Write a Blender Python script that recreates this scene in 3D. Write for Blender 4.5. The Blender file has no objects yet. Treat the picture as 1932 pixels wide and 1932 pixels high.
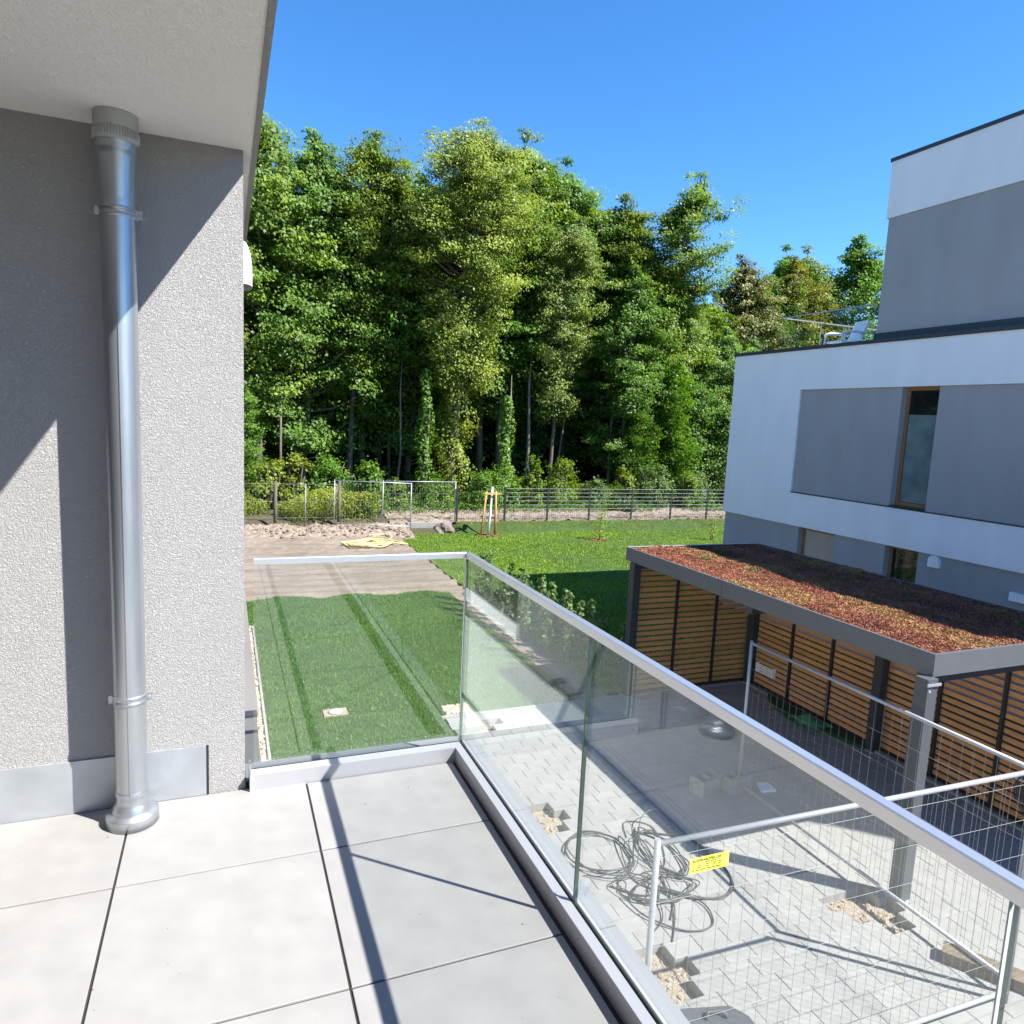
import bpy, bmesh, math, random
import numpy as np
from mathutils import Matrix, Vector, noise

random.seed(7); RNG = np.random.default_rng(7)
sc = bpy.context.scene
COL = sc.collection

# ------------------------------------------------------------------ camera
YAW, PITCH, ROLL = math.radians(22.347), math.radians(7.4525), math.radians(2.687)
CAM = Vector((0, 0, 4.5))
def cam_matrix():
    cy, sy, cp, sp = math.cos(YAW), math.sin(YAW), math.cos(PITCH), math.sin(PITCH)
    f = Vector((sy*cp, cy*cp, -sp)); rt = Vector((cy, -sy, 0)); up = rt.cross(f)
    c, s = math.cos(ROLL), math.sin(ROLL)
    r2 = c*rt + s*up; u2 = -s*rt + c*up
    m = Matrix.Identity(4)
    for i in range(3):
        m[i][0] = r2[i]; m[i][1] = u2[i]; m[i][2] = -f[i]; m[i][3] = CAM[i]
    return m
cd = bpy.data.cameras.new('camera'); cam = bpy.data.objects.new('camera', cd); COL.objects.link(cam)
cd.sensor_width = 36; cd.lens = 36*1327.72/1932; cd.clip_start = .05; cd.clip_end = 1500
cam.matrix_world = cam_matrix(); sc.camera = cam

# ------------------------------------------------------------------ light
SUN = Vector((1, -.9, 1.5)).normalized()          # towards the sun
EL = math.asin(SUN.z); AZ = math.atan2(SUN.x, SUN.y)
w = bpy.data.worlds.new('World'); sc.world = w; w.use_nodes = True
nt = w.node_tree; bg = nt.nodes['Background']
sky = nt.nodes.new('ShaderNodeTexSky'); sky.sky_type = 'NISHITA'; sky.sun_disc = False
sky.sun_elevation = EL; sky.sun_rotation = AZ
sky.altitude = 0; sky.air_density = 0.75; sky.dust_density = 0.0; sky.ozone_density = 5.0
hsv = nt.nodes.new('ShaderNodeHueSaturation'); hsv.inputs['Saturation'].default_value = 1.2
nt.links.new(sky.outputs[0], hsv.inputs['Color']); nt.links.new(hsv.outputs[0], bg.inputs[0]); bg.inputs[1].default_value = 0.118
sl = bpy.data.lights.new('sun', 'SUN'); sl.energy = 5.0; sl.angle = math.radians(.5); sl.color = (1, .965, .91)
so = bpy.data.objects.new('sun', sl); COL.objects.link(so)
so.rotation_euler = SUN.to_track_quat('Z', 'Y').to_euler()
sc.view_settings.view_transform = 'Standard'; sc.view_settings.look = 'None'
sc.view_settings.exposure = 1.45; sc.view_settings.gamma = 1.0
try: sc.view_settings.use_curve_mapping = False
except Exception: pass
sc.cycles.max_bounces = 12; sc.cycles.diffuse_bounces = 7; sc.cycles.glossy_bounces = 4
sc.cycles.transmission_bounces = 6; sc.cycles.transparent_max_bounces = 24
sc.cycles.use_denoising = True
sc.cycles.sample_clamp_indirect = 6

# ------------------------------------------------------------------ materials
def new_mat(name):
    m = bpy.data.materials.new(name); m.use_nodes = True
    return m, m.node_tree, m.node_tree.nodes['Principled BSDF']
def mat(name, col, rough=.7, metal=0., var=.0, vscale=6., bump=0., bscale=60., bdist=.004, spec=.4,
        col2=None, rnd=0., detail=4., stretch=None, bdetail=3., aniso=0.):
    m, t, p = new_mat(name); N, L = t.nodes.new, t.links.new
    p.inputs['Roughness'].default_value = rough; p.inputs['Metallic'].default_value = metal
    p.inputs['Specular IOR Level'].default_value = spec
    c = tuple(col)+(1,)
    p.inputs['Base Color'].default_value = c
    tc = N('ShaderNodeTexCoord'); vec = tc.outputs['Object']
    if stretch:
        mp = N('ShaderNodeMapping'); mp.inputs['Scale'].default_value = stretch
        L(vec, mp.inputs[0]); vec = mp.outputs[0]
    if var or col2 or rnd:
        no = N('ShaderNodeTexNoise'); no.inputs['Scale'].default_value = vscale; no.inputs['Detail'].default_value = detail
        L(vec, no.inputs['Vector'])
        mx = N('ShaderNodeMix'); mx.data_type = 'RGBA'
        if col2 is None: col2 = [x*(1-var) for x in col]; c1 = [min(1, x*(1+var)) for x in col]
        else: c1 = col
        mx.inputs['A'].default_value = tuple(c1)+(1,); mx.inputs['B'].default_value = tuple(col2)+(1,)
        rp = N('ShaderNodeMapRange'); rp.inputs[1].default_value = .3; rp.inputs[2].default_value = .7
        L(no.outputs[0], rp.inputs[0]); L(rp.outputs[0], mx.inputs['Factor'])
        out = mx.outputs['Result']
        if rnd:
            oi = N('ShaderNodeObjectInfo'); mr = N('ShaderNodeMapRange')
            mr.inputs[3].default_value = 1-rnd; mr.inputs[4].default_value = 1+rnd
            L(oi.outputs['Random'], mr.inputs[0])
            hs = N('ShaderNodeHueSaturation'); L(mr.outputs[0], hs.inputs['Value']); L(out, hs.inputs['Color']); out = hs.outputs[0]
        L(out, p.inputs['Base Color'])
    if bump:
        nb = N('ShaderNodeTexNoise'); nb.inputs['Scale'].default_value = bscale; nb.inputs['Detail'].default_value = bdetail
        L(vec, nb.inputs['Vector'])
        b = N('ShaderNodeBump'); b.inputs['Strength'].default_value = bump; b.inputs['Distance'].default_value = bdist
        L(nb.outputs[0], b.inputs['Height']); L(b.outputs[0], p.inputs['Normal'])
    return m

def plaster(name, col, scale=85, dist=.007, var=.03):
    """scraped render: worm-like grains"""
    m, t, p = new_mat(name); N, L = t.nodes.new, t.links.new
    p.inputs['Roughness'].default_value = .9; p.inputs['Specular IOR Level'].default_value = .2
    tc = N('ShaderNodeTexCoord')
    n0 = N('ShaderNodeTexNoise'); n0.inputs['Scale'].default_value = scale*.8; n0.inputs['Detail'].default_value = 2
    L(tc.outputs['Object'], n0.inputs['Vector'])
    mx = N('ShaderNodeMix'); mx.data_type = 'VECTOR'; mx.inputs['Factor'].default_value = .012
    L(tc.outputs['Object'], mx.inputs['A']); L(n0.outputs['Color'], mx.inputs['B'])
    v = N('ShaderNodeTexNoise'); v.inputs['Scale'].default_value = scale; v.inputs['Detail'].default_value = 2.5
    v.inputs['Distortion'].default_value = 1.2
    L(mx.outputs['Result'], v.inputs['Vector'])
    rp = N('ShaderNodeMapRange'); rp.inputs[1].default_value = .36; rp.inputs[2].default_value = .62
    L(v.outputs[0], rp.inputs[0])
    b = N('ShaderNodeBump'); b.inputs['Strength'].default_value = .8; b.inputs['Distance'].default_value = dist
    L(rp.outputs[0], b.inputs['Height']); L(b.outputs[0], p.inputs['Normal'])
    n2 = N('ShaderNodeTexNoise'); n2.inputs['Scale'].default_value = 2.5; n2.inputs['Detail'].default_value = 5
    L(tc.outputs['Object'], n2.inputs['Vector'])
    c = N('ShaderNodeMix'); c.data_type = 'RGBA'
    c.inputs['A'].default_value = tuple(x*(1+var) for x in col)+(1,); c.inputs['B'].default_value = tuple(x*(1-var) for x in col)+(1,)
    L(n2.outputs[0], c.inputs['Factor']); L(c.outputs['Result'], p.inputs['Base Color'])
    return m

def glass(name, tint=(.965, .982, .975), ior=1.5, f0=.08):
    m = bpy.data.materials.new(name); m.use_nodes = True; t = m.node_tree; t.nodes.clear(); N, L = t.nodes.new, t.links.new
    o = N('ShaderNodeOutputMaterial'); mx = N('ShaderNodeMixShader'); tr = N('ShaderNodeBsdfTransparent'); g = N('ShaderNodeBsdfGlossy')
    fr = N('ShaderNodeFresnel'); fr.inputs['IOR'].default_value = ior
    # fresnel is taken on the outward side for both faces of the thin pane
    ge = N('ShaderNodeNewGeometry'); 
    dot = N('ShaderNodeVectorMath'); dot.operation = 'DOT_PRODUCT'
    L(ge.outputs['Normal'], dot.inputs[0]); L(ge.outputs['Incoming'], dot.inputs[1])
    ab = N('ShaderNodeMath'); ab.operation = 'ABSOLUTE'; L(dot.outputs['Value'], ab.inputs[0])
    om = N('ShaderNodeMath'); om.operation = 'SUBTRACT'; om.inputs[0].default_value = 1; L(ab.outputs[0], om.inputs[1])
    pw = N('ShaderNodeMath'); pw.operation = 'POWER'; L(om.outputs[0], pw.inputs[0]); pw.inputs[1].default_value = 5
    ma = N('ShaderNodeMath'); ma.operation = 'MULTIPLY_ADD'; L(pw.outputs[0], ma.inputs[0]); ma.inputs[1].default_value = 1-f0; ma.inputs[2].default_value = f0
    tr.inputs[0].default_value = tuple(tint)+(1,); g.inputs['Roughness'].default_value = 0.0; g.inputs[0].default_value = (.95, 1, .98, 1)
    L(ma.outputs[0], mx.inputs[0]); L(tr.outputs[0], mx.inputs[1]); L(g.outputs[0], mx.inputs[2]); L(mx.outputs[0], o.inputs[0])
    return m

def leafmat(name, dark, light, trans=.35, rough=.5, objvar=.12, patch=None):
    m = bpy.data.materials.new(name); m.use_nodes = True; t = m.node_tree; t.nodes.clear(); N, L = t.nodes.new, t.links.new
    o = N('ShaderNodeOutputMaterial'); mx = N('ShaderNodeMixShader'); p = N('ShaderNodeBsdfPrincipled'); tl = N('ShaderNodeBsdfTranslucent')
    a = N('ShaderNodeAttribute'); a.attribute_name = 'tint'
    c = N('ShaderNodeMix'); c.data_type = 'RGBA'; c.inputs['A'].default_value = tuple(dark)+(1,); c.inputs['B'].default_value = tuple(light)+(1,)
    L(a.outputs['Fac'], c.inputs['Factor']); out = c.outputs['Result']
    if patch:
        tc = N('ShaderNodeTexCoord'); n = N('ShaderNodeTexNoise'); n.inputs['Scale'].default_value = patch[1]; n.inputs['Detail'].default_value = 3
        L(tc.outputs['Object'], n.inputs['Vector'])
        r = N('ShaderNodeMapRange'); r.inputs[1].default_value = patch[2]; r.inputs[2].default_value = patch[2]+.12
        L(n.outputs[0], r.inputs[0])
        c2 = N('ShaderNodeMix'); c2.data_type = 'RGBA'; L(r.outputs[0], c2.inputs['Factor']); L(out, c2.inputs['A']); c2.inputs['B'].default_value = tuple(patch[0])+(1,)
        out = c2.outputs['Result']
    oi = N('ShaderNodeObjectInfo'); mr = N('ShaderNodeMapRange'); mr.inputs[3].default_value = 1-objvar; mr.inputs[4].default_value = 1+objvar
    L(oi.outputs['Random'], mr.inputs[0]); hs = N('ShaderNodeHueSaturation'); L(mr.outputs[0], hs.inputs['Value']); L(out, hs.inputs['Color'])
    out = hs.outputs[0]
    p.inputs['Roughness'].default_value = rough; p.inputs['Specular IOR Level'].default_value = .35
    L(out, p.inputs['Base Color']); 
    br = N('ShaderNodeHueSaturation'); br.inputs['Value'].default_value = 1.25; br.inputs['Saturation'].default_value = 1.1; L(out, br.inputs['Color']); L(br.outputs[0], tl.inputs[0])
    mx.inputs[0].default_value = trans; L(p.outputs[0], mx.inputs[1]); L(tl.outputs[0], mx.inputs[2]); L(mx.outputs[0], o.inputs[0])
    return m

M = {}
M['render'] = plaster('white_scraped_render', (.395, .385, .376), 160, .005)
M['render_soffit'] = plaster('soffit_render', (.86, .83, .79), 90, .003)
M['render_white'] = mat('house_white_render', (.79, .775, .76), .9, var=.035, vscale=2.2, bump=.4, bscale=70, bdist=.006, stretch=(1, 1, .35), detail=8)
M['render_grey'] = mat('house_grey_render', (.335, .32, .315), .9, var=.05, vscale=2.2, bump=.4, bscale=70, bdist=.006, stretch=(1, 1, .35), detail=8)
M['alu'] = mat('brushed_aluminium', (.74, .74, .75), .34, .85, var=.03, vscale=4, bump=.05, bscale=300, bdist=.001)
M['alu_matt'] = mat('anodised_channel', (.43, .425, .44), .45, .35, var=.02)
M['black'] = mat('black_rubber', (.018, .018, .02), .6)
M['coping'] = mat('grey_coated_sheet', (.20, .205, .213), .42, .0, var=.03, vscale=3, bump=.05, bscale=8, bdist=.003)
M['zinc'] = mat('zinc_sheet', (.39, .41, .43), .45, .5, var=.12, vscale=7, bump=.18, bscale=9, bdist=.006, detail=8)
M['pipe'] = mat('galvanised_pipe', (.42, .44, .46), .36, .8, var=.16, vscale=14, bump=.05, bscale=30, bdist=.002, stretch=(1, 1, .12), detail=8)
M['pipe_grey'] = mat('grey_socket', (.40, .41, .40), .5, .15, var=.06)
M['tile'] = mat('porcelain_tile', (.283, .273, .263), .6, 0, col2=(.245, .237, .23), vscale=9, bump=.16, bscale=26, bdist=.0025, rnd=.025, detail=10, spec=.35)
M['mortar'] = mat('dark_joint', (.03, .028, .026), .95)
M['paver'] = mat('concrete_paver', (.27, .263, .249), .9, 0, col2=(.232, .225, .214), vscale=7, bump=.35, bscale=130, bdist=.004, rnd=.06, detail=8)
M['concrete'] = mat('concrete', (.25, .245, .23), .9, 0, var=.15, vscale=9, bump=.3, bscale=70, bdist=.006)
M['sand'] = mat('bedding_sand', (.36, .29, .22), .95, 0, col2=(.25, .195, .14), vscale=18, bump=.8, bscale=60, bdist=.02)
M['soil'] = mat('raked_soil', (.245, .20, .158), .97, 0, col2=(.155, .122, .092), vscale=1.6, bump=.9, bscale=16, bdist=.05, detail=10, stretch=(.45, 1.6, 1))
M['subsoil'] = mat('light_sandy_spoil', (.29, .235, .185), .97, 0, col2=(.15, .112, .082), vscale=5, bump=.9, bscale=10, bdist=.08, detail=8)
M['earth'] = mat('forest_floor', (.085, .065, .04), .97, 0, col2=(.05, .05, .02), vscale=2, bump=.8, bscale=8, bdist=.1)
M['turf'] = mat('turf_base', (.045, .085, .016), .95, 0, col2=(.03, .06, .012), vscale=3, bump=.9, bscale=40, bdist=.03)
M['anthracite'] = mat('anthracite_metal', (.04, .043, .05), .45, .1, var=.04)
M['fascia'] = mat('grey_fascia_metal', (.105, .11, .12), .5, .1, var=.04)
M['post_lit'] = mat('sunlit_post_metal', (.07, .076, .085), .55, 0)  # lighter copy of the post metal for the sunlit near post
M['dark_frame'] = mat('black_batten', (.02, .02, .022), .6)
M['larch'] = mat('larch_slat', (.60, .295, .112), .65, 0, col2=(.42, .19, .066), vscale=7, bump=.2, bscale=60, bdist=.002, rnd=.14, stretch=(1, .6, 9), detail=8)
M['larch_x'] = M['larch']
M['galv'] = mat('galvanised_tube', (.36, .37, .39), .45, .4, var=.08, vscale=12)
M['wire'] = mat('galvanised_wire', (.24, .24, .24), .5, .3)
M['wood_frame'] = mat('oak_window_frame', (.27, .135, .055), .5, 0, var=.2, vscale=20, stretch=(4, 4, .6))
M['pane'] = mat('dark_window_pane', (.012, .014, .014), .03, 0, spec=.6)
M['film'] = mat('milky_window_film', (.14, .19, .185), .12, 0, spec=.5, var=.25, vscale=3)
M['blind'] = mat('beige_blind', (.45, .35, .27), .7, 0, var=.06, vscale=4)
M['white'] = mat('white_plastic', (.82, .82, .82), .45)
M['yellow'] = mat('yellow_plate', (.80, .70, .06), .45)
M['black_print'] = mat('black_print', (.03, .03, .02), .6)
M['hose'] = mat('yellow_hose', (.68, .55, .22), .55, 0, var=.12, vscale=5)
M['cable'] = mat('grey_black_cable', (.055, .055, .06), .5)
M['plastic_dark'] = mat('dark_recycled_plastic', (.06, .065, .072), .6, 0, var=.1, vscale=20, bump=.2, bscale=60)
M['timber'] = mat('weathered_timber', (.21, .16, .105), .85, 0, col2=(.09, .07, .05), vscale=6, bump=.5, bscale=30, bdist=.01, stretch=(1.2, 9, 9), detail=8)
M['stake'] = mat('pine_stake', (.50, .27, .10), .75, 0, var=.15, vscale=9)
M['bark'] = mat('bark', (.15, .125, .095), .95, 0, col2=(.085, .07, .05), vscale=5, bump=.7, bscale=20, bdist=.03, stretch=(1, 1, .25))
M['bark_pale'] = mat('pale_bark', (.19, .165, .13), .95, 0, col2=(.10, .085, .065), vscale=5, bump=.6, bscale=20, bdist=.03, stretch=(1, 1, .25))
M['lime'] = mat('whitewashed_trunk', (.78, .77, .74), .8, 0, var=.04)
M['mulch'] = mat('bark_mulch', (.21, .105, .05), .95, 0, col2=(.12, .06, .03), vscale=20)
M['gravel'] = mat('cream_gravel', (.46, .39, .28), .8, 0, col2=(.31, .25, .18), vscale=22, rnd=.1)
M['substrate'] = mat('roof_substrate', (.15, .095, .055), .95, 0, col2=(.10, .06, .035), vscale=6, bump=.8, bscale=40, bdist=.02)
M['green_mat'] = mat('dark_green_turf_mat', (.015, .06, .022), .9, 0, var=.3, vscale=30, bump=.7, bscale=120, bdist=.01)
M['green_bag'] = mat('green_woven_sack', (.06, .20, .11), .6, 0, var=.2, vscale=8, bump=.5, bscale=12, bdist=.03)
M['glass'] = glass('balustrade_glass')
M['roof_glass'] = glass('clear_roof_glass', (.97, .99, .98), 1.5, .015)
M['glass_edge'] = mat('green_glass_edge', (.008, .03, .024), .15, 0, spec=.5)
M['edge_sunlit'] = mat('sunlit_glass_edge', (.50, .56, .54), .2, 0, spec=.6)  # pale colour stands for sun catching the pane edge
M['leaf_a'] = leafmat('leaf_mid_green', (.065, .12, .012), (.205, .30, .032), .42)
M['leaf_b'] = leafmat('leaf_fresh_green', (.055, .125, .014), (.17, .30, .04), .42)
M['leaf_elm'] = leafmat('leaf_yellow_green', (.115, .165, .018), (.31, .37, .055), .42)
M['leaf_elm2'] = leafmat('leaf_yellowish', (.075, .125, .015), (.23, .30, .04), .42)
M['leaf_red'] = leafmat('leaf_bronze', (.075, .095, .014), (.21, .20, .04))
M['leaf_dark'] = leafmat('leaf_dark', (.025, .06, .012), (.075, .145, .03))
M['weed'] = leafmat('weed_leaf', (.13, .19, .02), (.38, .43, .075), .42)
M['hedge'] = leafmat('hedge_leaf', (.06, .12, .03), (.17, .25, .07))
M['grass'] = leafmat('grass_blade', (.05, .13, .013), (.135, .265, .032), .3, .5, .0)
M['grass_far'] = leafmat('lawn_blade', (.10, .195, .01), (.27, .40, .024), .3, .5, .0)
M['dry'] = leafmat('dry_bank_grass', (.07, .11, .015), (.42, .33, .06), .3, .6, .0)
M['sedum'] = leafmat('sedum', (.19, .055, .034), (.46, .20, .115), .15, .7, .0)
M['sedum_y'] = leafmat('sedum_straw', (.30, .16, .06), (.46, .30, .12), .15, .7, .0)
M['sedum_g'] = leafmat('sedum_green', (.05, .11, .012), (.13, .20, .03), .2, .7, .0)

# ------------------------------------------------------------------ helpers
ORG = {}
def tag(o, label=None, cat=None, group=None, kind=None):
    if label: o['label'] = label
    if cat: o['category'] = cat
    if group: o['group'] = group
    if kind: o['kind'] = kind
    return o
def thing(name, label, cat, loc=(0, 0, 0), group=None):
    o = bpy.data.objects.new(name, None); o.empty_display_size = .2; COL.objects.link(o); o.location = loc
    ORG[o.name] = Vector(loc)
    return tag(o, label, cat, group)
def link(name, me, parent=None):
    o = bpy.data.objects.new(name, me); COL.objects.link(o)
    if parent is not None:
        o.parent = parent; ORG[o.name] = ORG.get(parent.name, Vector((0, 0, 0)))
    else: ORG[o.name] = Vector((0, 0, 0))
    return o
class MB:
    """collects shapes in world coordinates; build() links them as one mesh object"""
    def __init__(s): s.v = []; s.f = []; s.mi = []; s.sm = []
    def add(s, vs, fs, mi=0, smooth=False):
        b = len(s.v); s.v += [tuple(v) for v in vs]
        for f in fs: s.f.append(tuple(i+b for i in f)); s.mi.append(mi); s.sm.append(smooth)
        return s
    def box(s, a, b, mi=0, rz=0., about=None, rx=0.):
        x0, y0, z0 = a; x1, y1, z1 = b
        vs = [Vector(p) for p in ((x0,y0,z0),(x1,y0,z0),(x1,y1,z0),(x0,y1,z0),(x0,y0,z1),(x1,y0,z1),(x1,y1,z1),(x0,y1,z1))]
        if rz or rx:
            c = Vector(about) if about else Vector(((x0+x1)/2, (y0+y1)/2, (z0+z1)/2))
            R = Matrix.Rotation(rz, 3, 'Z') @ Matrix.Rotation(rx, 3, 'X')
            vs = [c + R @ (v-c) for v in vs]
        return s.add(vs, [(0,3,2,1),(4,5,6,7),(0,1,5,4),(1,2,6,5),(2,3,7,6),(3,0,4,7)], mi)
    def bevbox(s, a, b, c=.006, mi=0):
        """box with a chamfered top edge"""
        x0, y0, z0 = a; x1, y1, z1 = b
        vs = [(x0,y0,z0),(x1,y0,z0),(x1,y1,z0),(x0,y1,z0),(x0,y0,z1-c),(x1,y0,z1-c),(x1,y1,z1-c),(x0,y1,z1-c),
              (x0+c,y0+c,z1),(x1-c,y0+c,z1),(x1-c,y1-c,z1),(x0+c,y1-c,z1)]
        return s.add(vs, [(0,3,2,1),(0,1,5,4),(1,2,6,5),(2,3,7,6),(3,0,4,7),(4,5,9,8),(5,6,10,9),(6,7,11,10),(7,4,8,11),(8,9,10,11)], mi)
    def tube(s, pts, r, n=8, mi=0, closed=False, caps=True, smooth=True):
        pts = [Vector(p) for p in pts]; k = len(pts)
        rs = list(r) if hasattr(r, '__len__') else [r]*k
        vs = []; prev = None
        for i, p in enumerate(pts):
            if closed: d = pts[(i+1) % k]-pts[i-1]
            else: d = pts[min(i+1, k-1)]-pts[max(i-1, 0)]
            d = d.normalized() if d.length > 1e-9 else Vector((0, 0, 1))
            if prev is None:
                a = Vector((0, 0, 1)) if abs(d.z) < .9 else Vector((1, 0, 0))
                u = d.cross(a).normalized()
            else:
                u = prev - d*prev.dot(d); u = u.normalized() if u.length > 1e-6 else d.orthogonal().normalized()
            prev = u; v2 = d.cross(u)
            for j in range(n):
                t = 2*math.pi*j/n; vs.append(p + rs[i]*(math.cos(t)*u + math.sin(t)*v2))
        fs = []
        for i in range(k if closed else k-1):
            for j in range(n):
                a = i*n+j; b = i*n+(j+1) % n; c = ((i+1) % k)*n+(j+1) % n; d2 = ((i+1) % k)*n+j
                fs.append((a, b, c, d2))
        s.add(vs, fs, mi, smooth)
        if caps and not closed:
            base = len(s.v)-len(vs)
            s.f.append(tuple(base+j for j in reversed(range(n)))); s.mi.append(mi); s.sm.append(False)
            s.f.append(tuple(base+(k-1)*n+j for j in range(n))); s.mi.append(mi); s.sm.append(False)
        return s
    def lathe(s, prof, c, n=32, mi=0, a0=0, a1=2*math.pi, smooth=True):
        full = abs(a1-a0-2*math.pi) < 1e-6; m = n if full else n+1
        vs = [(c[0]+r*math.cos(a0+(a1-a0)*j/n), c[1]+r*math.sin(a0+(a1-a0)*j/n), z) for r, z in prof for j in range(m)]
        fs = []
        for i in range(len(prof)-1):
            for j in range(n):
                j2 = (j+1) % m
                fs.append((i*m+j, i*m+j2, (i+1)*m+j2, (i+1)*m+j))
        return s.add(vs, fs, mi, smooth)
    def prism(s, poly, z0, z1, mi=0):
        n = len(poly)
        vs = [(x, y, z0) for x, y in poly]+[(x, y, z1) for x, y in poly]
        fs = [tuple(reversed(range(n))), tuple(range(n, 2*n))]+[(i, (i+1) % n, n+(i+1) % n, n+i) for i in range(n)]
        return s.add(vs, fs, mi)
    def build(s, name, mats, parent=None, kind=None):
        me = bpy.data.meshes.new(name)
        o = ORG.get(parent.name, Vector((0, 0, 0))) if parent is not None else Vector((0, 0, 0))
        me.from_pydata([tuple(Vector(v)-o) for v in s.v], [], s.f)
        for m in (mats if isinstance(mats, (list, tuple)) else [mats]): me.materials.append(m)
        if any(s.mi): me.polygons.foreach_set('material_index', s.mi)
        me.polygons.foreach_set('use_smooth', s.sm); me.update()
        ob = link(name, me, parent)
        if kind: ob['kind'] = kind
        return ob
def np_mesh(name, V, F, mats, tint=None, mi=None, smooth=False):
    me = bpy.data.meshes.new(name); V = np.asarray(V, np.float32); F = np.asarray(F, np.int32); k = F.shape[1]
    me.vertices.add(len(V)); me.vertices.foreach_set('co', V.ravel())
    me.loops.add(F.size); me.loops.foreach_set('vertex_index', F.ravel())
    me.polygons.add(len(F)); me.polygons.foreach_set('loop_start', np.arange(0, F.size, k, dtype=np.int32))
    me.polygons.foreach_set('loop_total', np.full(len(F), k, np.int32))
    for m in (mats if isinstance(mats, (list, tuple)) else [mats]): me.materials.append(m)
    if mi is not None: me.polygons.foreach_set('material_index', np.asarray(mi, np.int32))
    if smooth: me.polygons.foreach_set('use_smooth', np.ones(len(F), bool))
    if tint is not None:
        at = me.attributes.new('tint', 'FLOAT', 'FACE'); at.data.foreach_set('value', np.asarray(tint, np.float32))
    me.update(); me.validate(); return me
def unit(a): return a/np.maximum(np.linalg.norm(a, axis=1, keepdims=True), 1e-9)
def leaf_quads(c, nrm, size, rng, asp=.7, fold=.16, droop=0.):
    n = len(c); nrm = unit(nrm)
    t = unit(np.cross(nrm, rng.normal(size=(n, 3)))); t[:, 2] -= droop; t = unit(t)
    b = unit(np.cross(nrm, t)); s = size[:, None]
    V = np.empty((n, 4, 3), np.float32)
    V[:, 0] = c-t*s*.5; V[:, 1] = c+b*s*asp*.5+nrm*s*fold; V[:, 2] = c+t*s*.5; V[:, 3] = c-b*s*asp*.5+nrm*s*fold
    return V.reshape(-1, 3), np.arange(n*4).reshape(n, 4)
def dup(root, loc, label=None, group=None, rz=0., scale=None):
    r = root.copy(); COL.objects.link(r); r.location = loc; r.rotation_euler = (0, 0, rz)
    if scale: r.scale = scale
    if label: r['label'] = label
    if group: r['group'] = group
    for ch in root.children:
        c = ch.copy(); COL.objects.link(c); c.parent = r
        for g in ch.children:
            d = g.copy(); COL.objects.link(d); d.parent = c
    return r
def grid(name, x0, x1, y0, y1, nx, ny, hz, m):
    xs = np.linspace(x0, x1, nx); ys = np.linspace(y0, y1, ny)
    V = np.array([(x, y, hz(x, y)) for y in ys for x in xs]); i = np.arange((nx-1)*(ny-1)); r = i//(nx-1); c = i % (nx-1)
    a = r*nx+c; F = np.stack([a, a+1, a+nx+1, a+nx], 1)
    return np_mesh(name, V, F, m, smooth=True)
def nz(x, y, s=1., z=0.): return noise.noise(Vector((x*s, y*s, z)))

# ------------------------------------------------------------------ ground and setting
def hground(x, y):
    b = -.14
    if y > 26.4: b += min(1, (y-26.4)/1.2)*.5 + max(0, min(1, (y-28)/20))*.6
    if y > 26: b += nz(x, y, .7)*.10
    return b
tag(link('ground', grid('ground', -150, 230, -120, 300, 96, 160, lambda x, y: -.16 if y < 20 else (-.16 if y < 27 else .45+.004*(y-27)), M['earth'])), kind='structure')
tag(link('woodland_floor', grid('woodland_floor', -8, 60, 26.7, 52, 120, 50, lambda x, y: .02+min(1, max(0, (y-26.5)/.5))*.36+.012*(y-27)+nz(x, y, .9)*.08+nz(x, y, 3, 4)*.04, M['earth'])), kind='structure')

def hsoil(x, y):
    h = -.03 + nz(x*.5, y*2.2, 1.)*.03 + nz(x, y, 4, 3)*.022 + .016*math.sin(y*9+nz(x, y, .5)*4)*(1 if y < 22 else .3)
    if y > 23: h += max(0, nz(x, y, 5, 9))*.06
    if y < 17.6 and x > .1: h -= .06
    if y > 24.6:
        t = min(1, (y-24.6)/1.4); h += t*(.20+.10*nz(x, y, 1.3, 5)+.05*nz(x, y, 4.5, 7))
    return h
tag(link('soil', grid('soil', -7, 5.95, 16.2, 27.2, 150, 220, hsoil, M['soil'])), kind='structure')
# lumps of light spoil along the ridge
def blob(mb, c, r, seed, n=6, m=8, squash=.6, mi=0):
    vs = []; fs = []
    for i in range(n+1):
        th = math.pi*i/n
        for j in range(m):
            ph = 2*math.pi*j/m
            d = Vector((math.sin(th)*math.cos(ph), math.sin(th)*math.sin(ph), math.cos(th)))
            k = r*(1+.45*noise.noise(d*1.6+Vector((seed*3.1, seed*1.7, 0))))
            vs.append((c[0]+d.x*k, c[1]+d.y*k, c[2]+d.z*k*squash))
    for i in range(n):
        for j in range(m): fs.append((i*m+j, (i+1)*m+j, (i+1)*m+(j+1) % m, i*m+(j+1) % m))
    mb.add(vs, fs, mi, False)
def hridge(x, y):
    t = max(0, min(1, (y-24.75)/1.1)); t2 = max(0, min(1, (27.3-y)/.5))
    return hsoil(x, min(y, 27.2))-.05*(1-t)*1.5+t*(.05+.09*abs(nz(x, y, 2.2, 5))+.08*abs(nz(x, y, 6, 6))+.05*nz(x, y, 13, 2))*t2
tag(link('spoil_ridge', grid('spoil_ridge', -7, 6.5, 24.6, 27.3, 330, 70, hridge, M['subsoil'])), kind='structure')
tag(link('bare_earth', grid('bare_earth', 5.9, 34, 26.7, 30.4, 360, 60, lambda x, y: .30+.10*min(1, max(0, y-26.7))+.04*(y-27)+.13*abs(nz(x, y, 1.8, 3))+.08*abs(nz(x, y, 5, 8))+.03*nz(x, y, 12), M['subsoil'])), kind='structure')
mb = MB()
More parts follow.
